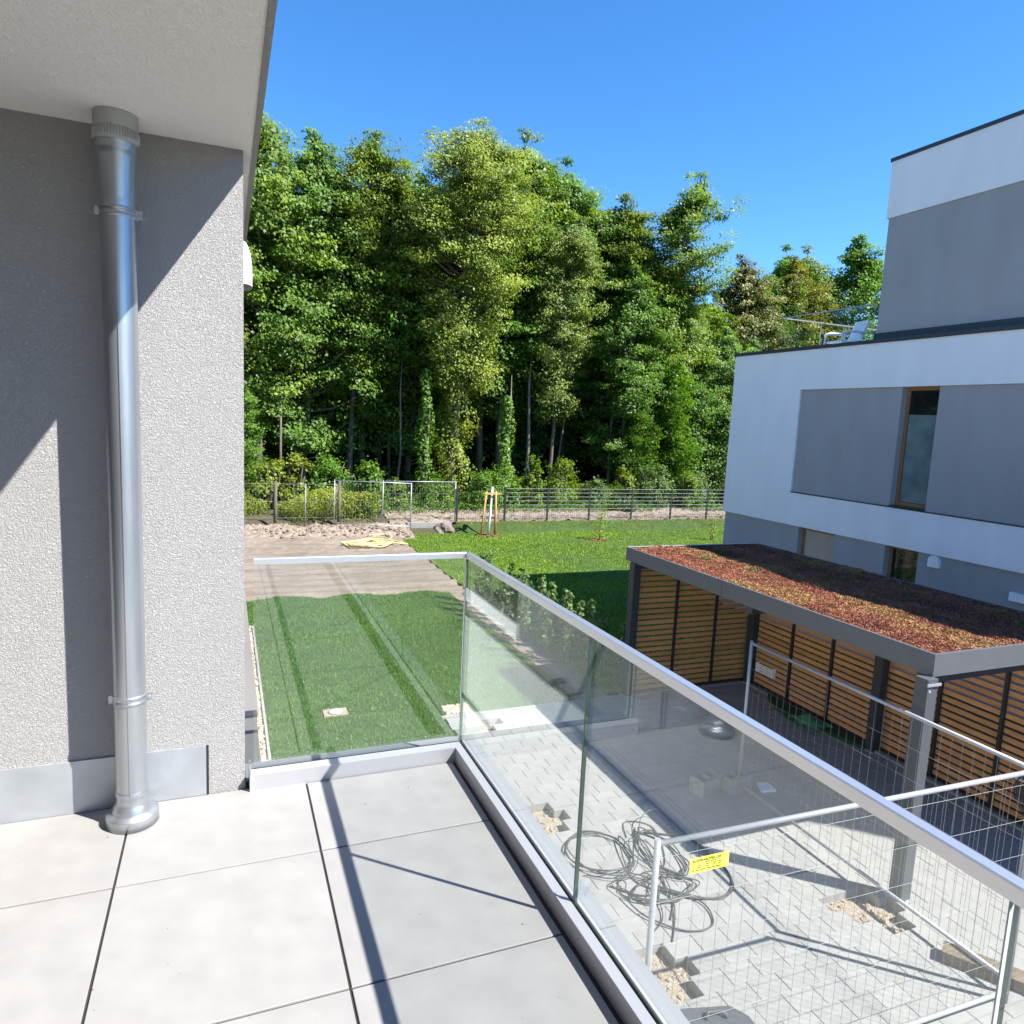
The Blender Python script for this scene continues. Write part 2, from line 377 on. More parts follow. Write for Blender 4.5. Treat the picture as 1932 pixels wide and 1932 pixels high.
for k in range(420):
    if k < 170: x = random.uniform(-.5, 6.3); y = random.gauss(25.6, .5); 
    else: x = random.uniform(6.2, 28); y = random.uniform(26.9, 29.2)
    if k < 170 and not 24.8 < y < 27: continue
    z = hridge(x, y) if k < 170 else .36+.04*(y-27)
    blob(mb, (x, y, z+.03), random.choice([.025, .035, .05, .07]), k, 5, 7)
tag(mb.build('clods', M['subsoil'], kind='stuff'), 'clods of pale earth scattered along the far fences', 'earth clods')

# turf sheets: left lawn with a scalloped end, right lawn, bank
def scallop(x):
    return 17.15+.33*abs(math.sin((x-.5)*1.9))-.12*(x-.5)*.3+nz(x, 0, 3)*.12
poly = [(.52, 3.2), (3.08, 3.2), (3.08, 9.66), (5.32, 9.66)] + [(5.35, 15.5)] + [(x, scallop(x)) for x in np.linspace(5.35, .2, 40)] + [(.2, 15.2), (.52, 15.1)]
tag(MB().prism(poly, -.15, -.012).build('lawn', M['turf']), kind='structure')
def hlawn(x, y):
    t = min(1, max(0, (y-25.9)/.55))*min(1, max(0, (x-8.3)/.3)); return -.01+t*t*(3-2*t)*.36+nz(x, y, .4)*.02
tag(link('garden_lawn', grid('garden_lawn', 5.95, 46, 9.9, 26.6, 120, 100, hlawn, M['turf'])), kind='structure')

def blades(name, xy, h, wd, m, rng, z=0., lean=.5):
    n = len(xy); c = np.empty((n, 3)); c[:, :2] = xy; c[:, 2] = z
    a = rng.uniform(0, 2*np.pi, n); u = np.stack([np.cos(a), np.sin(a), np.zeros(n)], 1)
    b = rng.uniform(0, 2*np.pi, n); l = np.stack([np.cos(b), np.sin(b), np.zeros(n)], 1)*(h*lean*rng.uniform(.3, 1.3, n))[:, None]
    up = np.zeros((n, 3)); up[:, 2] = h*rng.uniform(.6, 1.15, n)
    V = np.empty((n, 3, 3)); V[:, 0] = c-u*wd[:, None]/2; V[:, 1] = c+u*wd[:, None]/2; V[:, 2] = c+up+l
    return V.reshape(-1, 3), np.arange(n*3).reshape(n, 3)
def noise2(xy, s, seed):
    r = np.random.default_rng(seed); p = np.zeros(len(xy))
    for k in range(7):
        a = r.uniform(0, 2*np.pi); f = s*r.uniform(.5, 2.2)
        p += np.sin((xy[:, 0]*np.cos(a)+xy[:, 1]*np.sin(a))*f+r.uniform(0, 6))
    return p/7
# left lawn
n = 150000; xy = np.stack([RNG.uniform(.15, 5.36, n), 3.2+(RNG.uniform(0, 1, n)**.8)*14.4], 1)
sc_edge = np.interp(xy[:, 0], np.linspace(.1, 5.4, 60), [scallop(x) for x in np.linspace(.1, 5.4, 60)])
ok = (xy[:, 1] < sc_edge+.03) & ((xy[:, 0] > .52) | (xy[:, 1] > 15.1)) & ((xy[:, 0] < 3.08) | (xy[:, 1] > 9.68)) & ~((xy[:, 0] > 3.0) & (xy[:, 0] < 3.56) & (xy[:, 1] < 10.12))
ok &= ~((abs(xy[:, 0]-1.52) < .18) & (abs(xy[:, 1]-10.33) < .14))
seam = np.minimum.reduce([abs(((xy[:, 1]+.12*xy[:, 0]) % 2.05)-1.0), abs(xy[:, 0]-.88)*1.2, abs(xy[:, 0]-2.85)*1.2])
ok &= ~((seam < .015) & (RNG.uniform(0, 1, n) < .8))
xy = xy[ok]; n = len(xy)
V, F = blades('g', xy, .042*(1+.25*noise2(xy, 3, 2)), RNG.uniform(.008, .016, n), None, RNG, z=-.014, lean=.8)
me = np_mesh('grass', V, F, M['grass'], tint=np.clip(.5+.35*noise2(xy, 2.2, 5)+RNG.normal(0, .22, n), 0, 1))
tag(link('grass', me), 'newly laid dark green turf below the glass balustrade', 'grass', kind='stuff')
# right lawn
n = 330000; yy = 9.9+(RNG.uniform(0, 1, n)**1.15)*16.7; xx = 5.95+RNG.uniform(0, 1, n)**1.3*30
xy = np.stack([xx, yy], 1); keep = ~((xx > 11.9) & (yy < 14.8)); xy = xy[keep]; n = len(xy)
t = np.clip((xy[:, 1]-25.9)/.55, 0, 1)*np.clip((xy[:, 0]-8.3)/.3, 0, 1); z = -.015+t*t*(3-2*t)*.36
V, F = blades('g', xy, .05*(1+.3*noise2(xy, 1.2, 8))+0*t, RNG.uniform(.016, .032, n), None, RNG, z=z, lean=.8)
tin = np.clip(.5+.25*noise2(xy, .9, 11)+.2*noise2(xy, 4, 12)+RNG.normal(0, .2, n), 0, 1)
dry = (t > .05) & (noise2(xy, 2.5, 21) > -.2) & (RNG.uniform(0, 1, n) < .85)
me = np_mesh('lawn_grass', V, F, [M['grass_far'], M['dry']], tint=tin, mi=dry.astype(int))
tag(link('lawn_grass', me), 'bright sunlit lawn running back to the rod fence', 'grass', kind='stuff')

# ------------------------------------------------------------------ paving
tag(MB().box((3.02, -3, -.2), (8.62, 9.74, -.095)).build('paving_bed', M['sand']), kind='structure')
holes = [(3.15, 3.54, 6.54, 7.14), (3.1, 3.54, 4.1, 4.71), (3.5, 3.76, 4.32, 4.52), (5.33, 5.93, 4.4, 4.74), (5.55, 5.95, 4.11, 4.45), (5.3, 5.46, 4.11, 4.28), (3.1, 3.75, 9.18, 9.32), (3.45, 3.75, 9.3, 9.5)]
cells = []
for r in range(64):
    y0 = -2.93+r*.2; 
    if y0 > 9.5: break
    off = .135 if r % 2 else .25
    x = 2.8+off-.3
    while x < 8.55:
        a, b = max(x, 3.03), min(x+.3, 8.62)
        if b-a > .05: cells.append((a, b, y0, y0+.2))
        x += .3
def inhole(c):
    cx, cy = (c[0]+c[1])/2, (c[2]+c[3])/2
    return any(h[0]-.02 < cx < h[1]+.02 and h[2]-.02 < cy < h[3]+.02 for h in holes)
cells = [c for c in cells if not inhole(c)]
vis = [c for c in cells if c[0] > 3.0 and c[2] > 3.0 and c[0] < 7.0]
vis.sort(key=lambda c: ((c[0])**2+(c[2])**2+20)/(1 if c[0] < 6.2 else .3)); first = vis[:300]; fs_ = set(first)
pav = thing('paving', None, None); pav['kind'] = 'structure'
pme = {}
for c in first:
    k = round(c[1]-c[0], 3)
    if k not in pme:
        b = MB().bevbox((-k/2+.0012, -.0988, -.09), (k/2-.0012, .0988, 0), .004); me = bpy.data.meshes.new('paver'); me.from_pydata(b.v, [], b.f); me.materials.append(M['paver']); me.update(); pme[k] = me
    o = link('paver', pme[k], pav); o.location = ((c[0]+c[1])/2, (c[2]+c[3])/2, random.uniform(-.002, .0025))
mb = MB()
for c in cells:
    if c in fs_: continue
    dz = random.uniform(-.002, .002); mb.bevbox((c[0]+.0012, c[2]+.0012, -.09), (c[1]-.0012, c[3]-.0012, dz), .004)
mb.build('far_pavers', M['paver'], pav, kind='stuff')
mb = MB()
for h in holes:
    for k in range(90):
        blob(mb, (random.uniform(h[0]+.01, h[1]-.02), random.uniform(h[2]+.01, h[3]-.02), -.094), random.choice([.006, .01, .014, .03]), k+h[0]*7, 4, 6, .6)
tag(mb.build('loose_sand', M['sand'], kind='stuff'), 'loose sand and stones left in the gaps where pavers are missing', 'sand')
# kerbs
tag(MB().box((3.0, 9.66, -.15), (5.4, 9.74, .012)).box((5.4, 9.66, -.15), (8.6, 9.72, .02)).build('kerb', M['concrete']), kind='structure')
tag(MB().box((8.62, 3.2, -.15), (8.72, 9.66, .03)).build('edging_kerb', M['concrete']), kind='structure')
tag(MB().box((8.9, -4, -.15), (12.06, 9.85, -.02)).build('side_path', M['earth']), kind='structure')
tag(MB().box((.495, 3.1, -.15), (.53, 15.1, .015)).build('garden_kerb', M['concrete']), kind='structure')

def pebbles(name, label, x0, x1, y0, y1, n, r0, r1, z=0.0):
    mb = MB()
    for k in range(n):
        r = random.uniform(r0, r1); blob(mb, (random.uniform(x0+r, x1-r), random.uniform(y0+r, y1-r), z+random.uniform(-.3, .5)*r), r, k*1.3, 3, 5, .7)
    return tag(mb.build(name, M['gravel'], kind='stuff'), label, 'gravel')
tag(MB().box((-.3, 3.05, -.2), (.494, 15.1, -.02)).build('gravel_bed', M['gravel']), kind='structure')
pebbles('gravel_strip', 'narrow strip of cream gravel along the house wall', .12, .495, 3.1, 15.1, 2900, .015, .04)
tag(MB().box((3.085, 9.745, -.2), (3.54, 10.12, -.02)).build('gravel_patch_bed', M['gravel']), kind='structure')
pebbles('gravel_patch', 'square patch of cream pebbles at the corner of the turf', 3.08, 3.53, 9.74, 10.12, 330, .018, .036)
# planting bed with hedge
tag(link('planting_bed', grid('planting_bed', 5.35, 5.96, 9.76, 17.0, 14, 150, lambda x, y: -.02+.03*nz(x, y, 5)+.03*nz(x, y, 1.5, 2), M['soil'])), kind='structure')

# manhole
t = thing('manhole_cover', 'square concrete manhole frame with round lid in the turf', 'manhole cover', (1.52, 10.33, 0))
mb = MB(); mb.box((1.345, 10.2, -.1), (1.695, 10.46, .006)); mb.build('frame', M['sand'], t)
MB().lathe([(.0, .026), (.10, .026), (.105, .02), (.105, .012)], (1.52, 10.33), 28).build('lid', mat('lid_concrete', (.36, .33, .29), .9, var=.2, vscale=40), t)

# ------------------------------------------------------------------ own house
house = thing('house', 'white rendered house with roof overhang and terrace beside the camera', 'house', (0, 2.8, 0))
WX = .065
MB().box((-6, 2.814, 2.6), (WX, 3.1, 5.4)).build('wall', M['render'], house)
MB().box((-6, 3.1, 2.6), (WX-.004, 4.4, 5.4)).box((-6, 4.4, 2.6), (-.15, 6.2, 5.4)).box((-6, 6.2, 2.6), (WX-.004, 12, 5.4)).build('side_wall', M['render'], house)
wn = MB().box((-.148, 4.4, 2.97), (-.11, 4.46, 5.3)).box((-.148, 6.14, 2.97), (-.11, 6.2, 5.3)).box((-.148, 4.46, 5.24), (-.11, 6.14, 5.3)).box((-.148, 4.46, 2.97), (-.11, 6.14, 3.03)).build('window', M['anthracite'], house)
MB().box((-.14, 4.46, 3.03), (-.125, 6.14, 5.24)).build('pane', M['pane'], wn)
# roof with soffit
sf = MB().box((-6, -2.9, 5.4), (.095, 12, 5.7)).build('soffit', M['render_soffit'], house)
MB().box((.095, -2.9, 5.392), (.113, 12, 5.75)).build('drip_edge', M['render'], house)
MB().box((-6, -2.9, 5.7), (.09, 12, 5.78)).build('roof_cap', M['anthracite'], house)
# lower storey
MB().box((-6, 3.04, 2.24), (.128, 12, 2.928)).build('lower_band', M['render_white'], house)
MB().box((-6, -2.9, -.2), (-.1, 12, 2.2)).build('lower_wall', M['render_white'], house)
MB().box((-5.9, -2.9, 2.0), (1.07, 3.03, 2.72)).build('terrace_slab', M['render_white'], house)
MB().box((-5.9, -2.8, -.2), (.95, 2.95, 2.0)).build('lower_room', M['render_white'], house)
# ledge coping beyond the terrace
MB().box((WX-.02, 3.05, 2.93), (.139, 3.60, 2.952)).build('ledge_sheet', mat('dark_ledge_sheet', (.12, .12, .118), .5, 0), house)
MB().box((WX-.02, 3.60, 2.93), (.141, 3.66, 2.966)).build('ledge_seam', M['anthracite'], house)
MB().box((WX-.02, 3.66, 2.93), (.15, 12, 2.952)).build('ledge_sheet', mat('beige_ledge_sheet', (.19, .175, .165), .5, .0), house)
# flashing strip at the wall foot
fl = MB().box((-6, 2.806, 3.0), (-.075, 2.813, 3.2)).build('flashing_strip', M['zinc'], house)
MB().box((-.075, 2.807, 3.0), (-.066, 2.8135, 3.2)).build('joint_gap', M['black'], house)
# house wall behind the viewer with a sliding door
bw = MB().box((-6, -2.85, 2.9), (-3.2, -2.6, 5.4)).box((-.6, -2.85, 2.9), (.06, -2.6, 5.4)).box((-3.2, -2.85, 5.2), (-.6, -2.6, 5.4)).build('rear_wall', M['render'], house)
dr = MB().box((-3.2, -2.75, 3.0), (-3.1, -2.65, 5.2)).box((-.7, -2.75, 3.0), (-.6, -2.65, 5.2)).box((-1.95, -2.75, 3.0), (-1.85, -2.65, 5.2)).box((-3.1, -2.75, 5.1), (-.7, -2.65, 5.2)).box((-3.1, -2.75, 3.0), (-.7, -2.65, 3.06)).build('sliding_door', M['anthracite'], house)
MB().box((-3.1, -2.71, 3.06), (-.7, -2.69, 5.1)).build('pane', M['pane'], dr)
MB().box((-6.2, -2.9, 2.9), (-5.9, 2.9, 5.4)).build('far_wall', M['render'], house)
# vent hood on the side wall
hd = MB(); N_ = 14
prof = []
for i in range(9):
    a = math.pi/2*i/8; prof.append((.105-.043*(1-math.cos(a))*0, 0))
vs = []; rows = 10; cols = 12
for i in range(rows+1):
    tt = i/rows; z = 4.99+.19*tt; dep = .046*math.sqrt(max(0, 1-(max(0, tt-.25)/.75)**2.2)) + .0
    for j in range(cols+1):
        a = math.pi*j/cols; hw = .095*math.sqrt(max(0, 1-(max(0, tt-.45)/.55)**2))
        vs.append((WX-.003+dep*math.sin(a)**.6, 3.2-hw*math.cos(a), z))
fs2 = [(i*(cols+1)+j, i*(cols+1)+j+1, (i+1)*(cols+1)+j+1, (i+1)*(cols+1)+j) for i in range(rows) for j in range(cols)]
hd.add(vs, fs2, 0, True); hd.build('vent_hood', M['white'], house)

# copings of the terrace edge: separate sheets with seams
for i, (y0, y1) in enumerate([(2.853, 3.05), (2.364, 2.849), (1.684, 2.36), (1.004, 1.68), (.304, 1.0), (-.5, .3), (-2.6, -.504)]):
    MB().box((1.0045, y0, 2.95), (1.10, y1, 2.984-.0005*i)).build('coping_sheet', M['coping'], house)
MB().box((.07, 2.8905, 2.95), (1.004, 3.05, 2.985)).build('coping_sheet', M['coping'], house)

# ------------------------------------------------------------------ terrace floor
ter = thing('terrace_floor', None, None, (0, 0, 0)); ter['kind'] = 'structure'
MB().box((-5.9, -2.6, 2.92), (.93, 2.812, 2.9945)).build('joint_bed', M['mortar'], ter)
xl = [-5.346+.627*i for i in range(11)]; yl = [-2.6]+[-2.082+.6275*i for i in range(8)]+[2.783]
xl = [x for x in xl if x < .9]+[.918]
g = .0038; tmes = {}
for i in range(len(xl)-1):
    for j in range(len(yl)-1):
        wx, wy = xl[i+1]-xl[i]-2*g, yl[j+1]-yl[j]-2*g
        if j == len(yl)-2 and xl[i] < -.1 : wy += .026
        k = (round(wx, 3), round(wy, 3))
        if k not in tmes:
            b = MB().bevbox((0, 0, -.02), (wx, wy, 0), .0015); me = bpy.data.meshes.new('tile'); me.from_pydata(b.v, [], b.f); me.materials.append(M['tile']); me.update(); tmes[k] = me
        o = link('tile', tmes[k], ter); o.location = (xl[i]+g, yl[j]+g, 3.0+random.uniform(-.0006, .0006))

# ------------------------------------------------------------------ downpipe
t = thing('downpipe', 'galvanised round downpipe standing in front of the white wall', 'downpipe', (-.316, 2.69, 3.0))
c = (-.316, 2.69)
MB().lathe([(.05, 3.03), (.051, 3.06), (.051, 5.20), (.0505, 5.26)], c, 40).build('pipe', M['pipe'], t)
MB().box((-.318, 2.636, 3.1), (-.3155, 2.645, 5.2)).build('seam', M['pipe'], t)
MB().lathe([(.0512, 5.14), (.0525, 5.16), (.0590, 5.265), (.0605, 5.283), (.0630, 5.288), (.0615, 5.294), (.0635, 5.300), (.0622, 5.307), (.0640, 5.312)], c, 40).build('flared_end', M['pipe'], t)
mb = MB().lathe([(.0622, 5.310), (.0645, 5.312), (.0645, 5.40)], c, 40)
for k in range(26):
    a = math.pi*(1.02+.96*k/25)
    def q_(r, z): return (c[0]+r*math.cos(a), c[1]+r*math.sin(a), z)
    mb.tube([q_(.0642, 5.318), q_(.0668, 5.326), q_(.0668, 5.342), q_(.0642, 5.35)], .0022, 6)
mb.build('socket', M['pipe_grey'], t)
for z in (5.10, 3.468):
    cl = MB().lathe([(.0512, z-.016), (.0545, z-.014), (.0545, z-.008), (.0522, z-.006), (.0522, z+.006), (.0545, z+.008), (.0545, z+.014), (.0512, z+.016)], c, 40).box((-.382, 2.685, z-.014), (-.366, 2.70, z+.014)).box((-.266, 2.682, z-.014), (-.245, 2.69, z+.014)).build('pipe_clamp', M['pipe'], t)
    MB().tube([(-.254, 2.677, z), (-.254, 2.695, z)], .005, 8).build('bolt', M['galv'], cl)
MB().lathe([(.0512, 3.13), (.0535, 3.125), (.0535, 3.11), (.0515, 3.105), (.0515, 3.085), (.056, 3.075), (.062, 3.065), (.064, 3.055), (.066, 3.046), (.084, 3.042), (.0855, 3.036), (.0855, 3.002), (.05, 3.002)], c, 44).build('base_collar', M['pipe'], t)

# ------------------------------------------------------------------ glass balustrade
br = thing('glass_balustrade', 'frameless glass balustrade with aluminium rail round the tiled terrace', 'balustrade', (.98, 2.87, 3.0))
MB().box((.09, 2.785, 2.985), (.953, 2.791, 3.062)).box((.09, 2.791, 2.985), (.965, 2.846, 3.058)).build('base_channel', M['alu_matt'], br)
MB().box((.082, 2.776, 2.984), (.0895, 2.905, 3.072)).build('end_cap', M['alu'], br)
MB().box((.09, 2.847, 2.985), (.985, 2.8565, 3.050)).box((.09, 2.8695, 2.985), (.991, 2.8775, 3.046)).build('gasket', M['black'], br)
MB().box((.09, 2.878, 2.985), (1.004, 2.890, 3.04)).build('base_channel', M['alu_matt'], br)
MB().box((.93, -2.6, 2.97), (.9355, 2.7845, 3.062)).box((.936, -2.6, 2.97), (.9655, 2.7905, 3.058)).build('base_channel', M['alu_matt'], br)
MB().box((.966, -2.6, 2.97), (.9715, 2.846, 3.050)).box((.9845, -2.6, 2.97), (.9905, 2.869, 3.046)).build('gasket', M['black'], br)
MB().box((.991, -2.6, 2.985), (1.0035, 2.8775, 3.04)).build('base_channel', M['alu_matt'], br)
def pane(a, b, parent, name='glass_panel', gm='glass'):
    """thin pane; big faces glass, rims green edge, some painted pale as if sunlit"""
    x0, y0, z0 = a; x1, y1, z1 = b
    p = MB(); p.box(a, b)
    dims = (x1-x0, y1-y0, z1-z0); ax = dims.index(min(dims))
    # faces order: bottom, top, -y, +x, +y, -x
    for i, f in enumerate(((2), (2), (1), (0), (1), (0))): p.mi[i] = 0 if f == ax else 1
    if ax == 0: p.mi[2] = 2  # sun-facing edge takes the painted bright tone
    else: p.mi[3] = p.mi[5] = 2
    return p.build(name, [M[gm], M['glass_edge'], M['edge_sunlit']], parent)
pane((.10, 2.857, 3.02), (.970, 2.869, 3.897), br)
for y0, y1 in ((1.733, 2.862), (.545, 1.726), (-.65, .538), (-2.5, -.657)):
    pane((.972, y0, 3.02), (.984, y1, 3.897), br)
def rail_profile(mb, p0, p1, w=.042, z0=3.888, z1=3.928, c=.004):
    # chamfered bar along x or y
    p0, p1 = Vector(p0), Vector(p1); d = (p1-p0).normalized(); s = Vector((-d.y, d.x, 0))
    pr = [(-w/2, z0), (-w/2, z1-c), (-w/2+c, z1), (w/2-c, z1), (w/2, z1-c), (w/2, z0)]
    return d, s, pr
def mitre_rail(pts, name):
    n = len(pts); w, z0, z1, c = .026, 3.896, 3.921, .003
    pr = [(-w/2, z0), (-w/2, z1-c), (-w/2+c, z1), (w/2-c, z1), (w/2, z1-c), (w/2, z0)]
    (ax, ay, am), (bx, by, bm) = pts
    d = Vector((bx-ax, by-ay, 0)).normalized(); s = Vector((-d.y, d.x, 0)); vs = []
    for (x, y, m) in pts:
        for o_, z in pr: vs.append((x+s.x*o_+d.x*o_*m, y+s.y*o_+d.y*o_*m, z))
    fs = [(i, (i+1) % 6, 6+(i+1) % 6, 6+i) for i in range(6)]+[tuple(reversed(range(6))), tuple(range(6, 12))]
    MB().add(vs, fs).build(name, M['alu'], br)
mitre_rail([(.10, 2.863, 0), (.9775, 2.863, -1)], 'top_rail')
mitre_rail([(.978, -2.5, 0), (.978, 2.8625, -1)], 'top_rail')

# ------------------------------------------------------------------ neighbour house
nb = thing('neighbour_house', 'modern flat-roofed house in white and grey render behind the carport', 'house', (12, 14.76, 0))
X = 12.0; YE = 14.77; YB = -9.0
G, Wh, A = M['render_grey'], M['render_white'], M['anthracite']
MB().box((X, YB, 2.41), (X+.3, YE, 3.17)).box((X, YB, 5.475), (X+.3, YE, 6.345)).box((X, 12.475, 3.17), (X+.3, YE, 5.475)).build('white_wall', Wh, nb)
MB().box((X+.045, YB, 3.17), (X+.3, 9.13, 5.475)).box((X+.045, 9.90, 3.17), (X+.3, 12.475, 5.475)).build('grey_panel', G, nb)
MB().box((X+.05, YB, -.1), (X+.3, 9.16, 2.41)).box((X+.05, 9.885, -.1), (X+.3, 11.14, 2.41)).box((X+.05, 12.17, -.1), (X+.3, YE-.05, 2.41)).box((X+.05, 9.16, -.1), (X+.3, 9.885, .95)).box((X+.05, 11.14, -.1), (X+.3, 12.17, .95)).build('grey_wall', G, nb)
MB().box((X+.3, YB, -.1), (24, YE-.08, 6.2)).build('body', Wh, nb)
MB().box((X-.012, YB, 3.152), (X+.05, 12.48, 3.172)).build('sill_strip', A, nb)
MB().box((X-.03, YB, 6.345), (X+.26, YE+.03, 6.42)).box((X+.26, YE-.22, 6.345), (24, YE+.03, 6.42)).build('roof_cap', A, nb)
PX = 12.4
PB = .3
MB().box((PX, PB, 6.2), (24, 10.96, 8.86)).build('penthouse_wall', G, nb)
MB().box((PX-.03, PB, 8.86), (24, 11.0, 9.95)).build('penthouse_band', Wh, nb)
MB().box((PX-.05, PB-.03, 9.95), (24, 11.03, 10.02)).build('penthouse_cap', A, nb)
MB().box((PX-.04, YB, 6.2), (PX-.001, 10.985, 6.60)).build('base_flashing', A, nb)
def window(y0, y1, z0, z1, film=False, blind=False):
    x = X+.19; f = .065
    wv = MB().box((x, y0, z0), (x+.06, y0+f, z1)).box((x, y1-f, z0), (x+.06, y1, z1)).box((x, y0+f, z1-f), (x+.06, y1-f, z1)).box((x, y0+f, z0), (x+.06, y1-f, z0+f)).build('window', M['wood_frame'], nb)
    MB().box((x+.025, y0+f, z0+f), (x+.035, y1-f, z1-f)).build('pane', M['pane'], wv)
    if film: MB().box((x+.021, y0+f+.01, z0+f+.01), (x+.0245, y1-f-.01, z0+(z1-z0)*.77)).build('privacy_film', M['film'], wv)
    if blind: MB().box((x+.018, y0+f+.005, z0+f), (x+.0245, y1-f-.005, z1-f)).build('blind', M['blind'], wv)
    MB().box((X+.03, y0-.002, z0-.02), (x, y1+.002, z0-.001)).build('sill', A, wv)
window(9.13, 9.90, 3.2, 5.474, film=True)
window(11.14, 12.17, .96, 2.409, blind=True)
window(9.16, 9.885, .96, 2.409)
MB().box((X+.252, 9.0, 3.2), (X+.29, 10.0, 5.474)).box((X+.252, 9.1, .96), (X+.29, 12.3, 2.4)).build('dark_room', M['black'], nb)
# vent cover: flat arch
arch = [(8.70, 2.18), (8.91, 2.18)]+[(8.805+.105*math.cos(a), 2.30+.10*math.sin(a)) for a in np.linspace(0, math.pi, 12)]
def extr(poly, x0, x1):
    m_ = MB(); k = len(poly); m_.add([(x0, y, z) for y, z in poly]+[(x1, y, z) for y, z in poly],
        [tuple(range(k)), tuple(reversed(range(k, 2*k)))]+[(i, k+i, k+(i+1) % k, (i+1) % k) for i in range(k)]); return m_
extr(arch, X-.02, X+.05).build('vent_cover', M['white'], nb)
MB().box((X-.03, 7.05, 1.93), (X+.05, 7.40, 2.07)).build('wall_box', M['white'], nb)

rr = thing('roof_railing', 'clear glass railing round the roof terrace of the neighbour house', 'railing', (12.4, 13.66, 6.25))
for y0, y1 in ((11.05, 12.35), (12.36, 13.65)): pane((12.395, y0, 6.3), (12.407, y1, 7.2), rr, gm='roof_glass')
for x0, x1 in ((12.41, 13.6), (13.61, 14.8), (14.81, 16.0)): pane((x0, 13.655, 6.3), (x1, 13.667, 7.2), rr, gm='roof_glass')
MB().box((12.385, 11.05, 7.2), (12.417, 13.64, 7.222)).build('top_rail', M['galv'], rr)
MB().box((12.385, 13.645, 7.2), (16.0, 13.68, 7.225)).build('top_rail', M['alu'], rr)
# garden chair on the roof
ch = thing('garden_chair', 'white reclining plastic garden chair on the roof terrace', 'chair', (13.2, 12.4, 6.2))
def cbox(cx, cy, cz, sx, sy, sz, rx=0.): return MB().box((13.2+cx-sx/2, 12.4+cy-sy/2, 6.2+cz-sz/2), (13.2+cx+sx/2, 12.4+cy+sy/2, 6.2+cz+sz/2), rx=rx)
cbox(0, .05, .42, .5, .5, .04, rx=.08).build('seat', M['white'], ch)
cbox(0, -.33, .68, .44, .05, .58, rx=.4).build('backrest', M['white'], ch)
for sx in (-.29, .29):
    MB().tube([(13.2+sx, 12.1, 6.84), (13.2+sx, 12.3, 6.86), (13.2+sx, 12.6, 6.86), (13.2+sx, 12.72, 6.80)], .03, 8).build('armrest', M['white'], ch)
    for yy_ in (-.2, .3): MB().tube([(13.2+sx, 12.4+yy_, 6.84), (13.2+sx*1.05, 12.4+yy_*1.15, 6.2)], .022, 6).build('leg', M['white'], ch)
ch.location = (13.35, 12.65, 6.2); ch.rotation_euler = (0, 0, math.radians(82))
tb = thing('low_table', 'low pale slatted table on the roof terrace left of the chair', 'table', (12.9, 13.3, 6.2))
for k in range(5): MB().box((12.6, 13.0+k*.105, 6.47), (13.25, 13.09+k*.105, 6.50)).build('slat', M['white'], tb)
for x, y in ((12.63, 13.05), (13.2, 13.05), (12.63, 13.45), (13.2, 13.45)): MB().box((x, y, 6.2), (x+.03, y+.03, 6.47)).build('leg', M['dark_frame'], tb)

# ------------------------------------------------------------------ carport
cp = thing('carport', 'flat-roofed grey metal carport with planted roof and timber slat screens', 'carport', (6.2, 7.1, 0))
x0, x1, y0, y1, zb, zt = 6.2, 8.95, 4.41, 9.98, 2.27, 2.49
F_ = M['fascia']
MB().box((x0, y0, zb), (x0+.03, 7.55, zt)).build('fascia', F_, cp)
MB().box((x0, 7.556, zb), (x0+.03, y1, zt)).build('fascia', F_, cp)
MB().box((x0-.006, 7.52, zb-.002), (x0-.001, 7.585, zt+.002)).build('joint_cover', F_, cp)
MB().box((x0+.03, y0, zb), (x1, y0+.03, zt)).build('fascia', F_, cp)
MB().box((x0+.03, y1-.03, zb), (x1, y1, zt)).build('fascia', F_, cp)
MB().box((x1-.03, y0+.03, zb), (x1, y1-.03, zt)).build('fascia', F_, cp)
MB().box((x0-.004, y1-.06, zt), (x1, y1+.004, zt+.006)).build('edge_trim', M['galv'], cp)
MB().box((x0+.03, y0+.03, zb+.05), (x1-.03, y1-.03, zb+.12)).build('roof_deck', M['anthracite'], cp)
MB().box((x0+.03, y0+.03, zb+.12), (x1-.03, y1-.03, zt-.045)).build('substrate', M['substrate'], cp)
for yb in (4.55, 7.0, 9.75): MB().box((x0+.04, yb-.06, zb-.1), (x1-.04, yb+.06, zb+.05)).build('beam', M['anthracite'], cp)
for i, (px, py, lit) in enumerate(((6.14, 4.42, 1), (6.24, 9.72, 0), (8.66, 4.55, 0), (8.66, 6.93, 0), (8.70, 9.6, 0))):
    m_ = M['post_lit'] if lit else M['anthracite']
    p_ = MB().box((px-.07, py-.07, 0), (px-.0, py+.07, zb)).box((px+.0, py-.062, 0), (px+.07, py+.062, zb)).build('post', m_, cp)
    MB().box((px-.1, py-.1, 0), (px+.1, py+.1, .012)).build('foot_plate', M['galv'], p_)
    if lit: MB().box((px-.09, py-.085, zb-.06), (px+.09, py-.074, zb-.035)).tube([(px-.075, py-.08, zb-.1), (px-.075, py-.1, zb-.1)], .012, 8).build('bracket', M['galv'], p_)
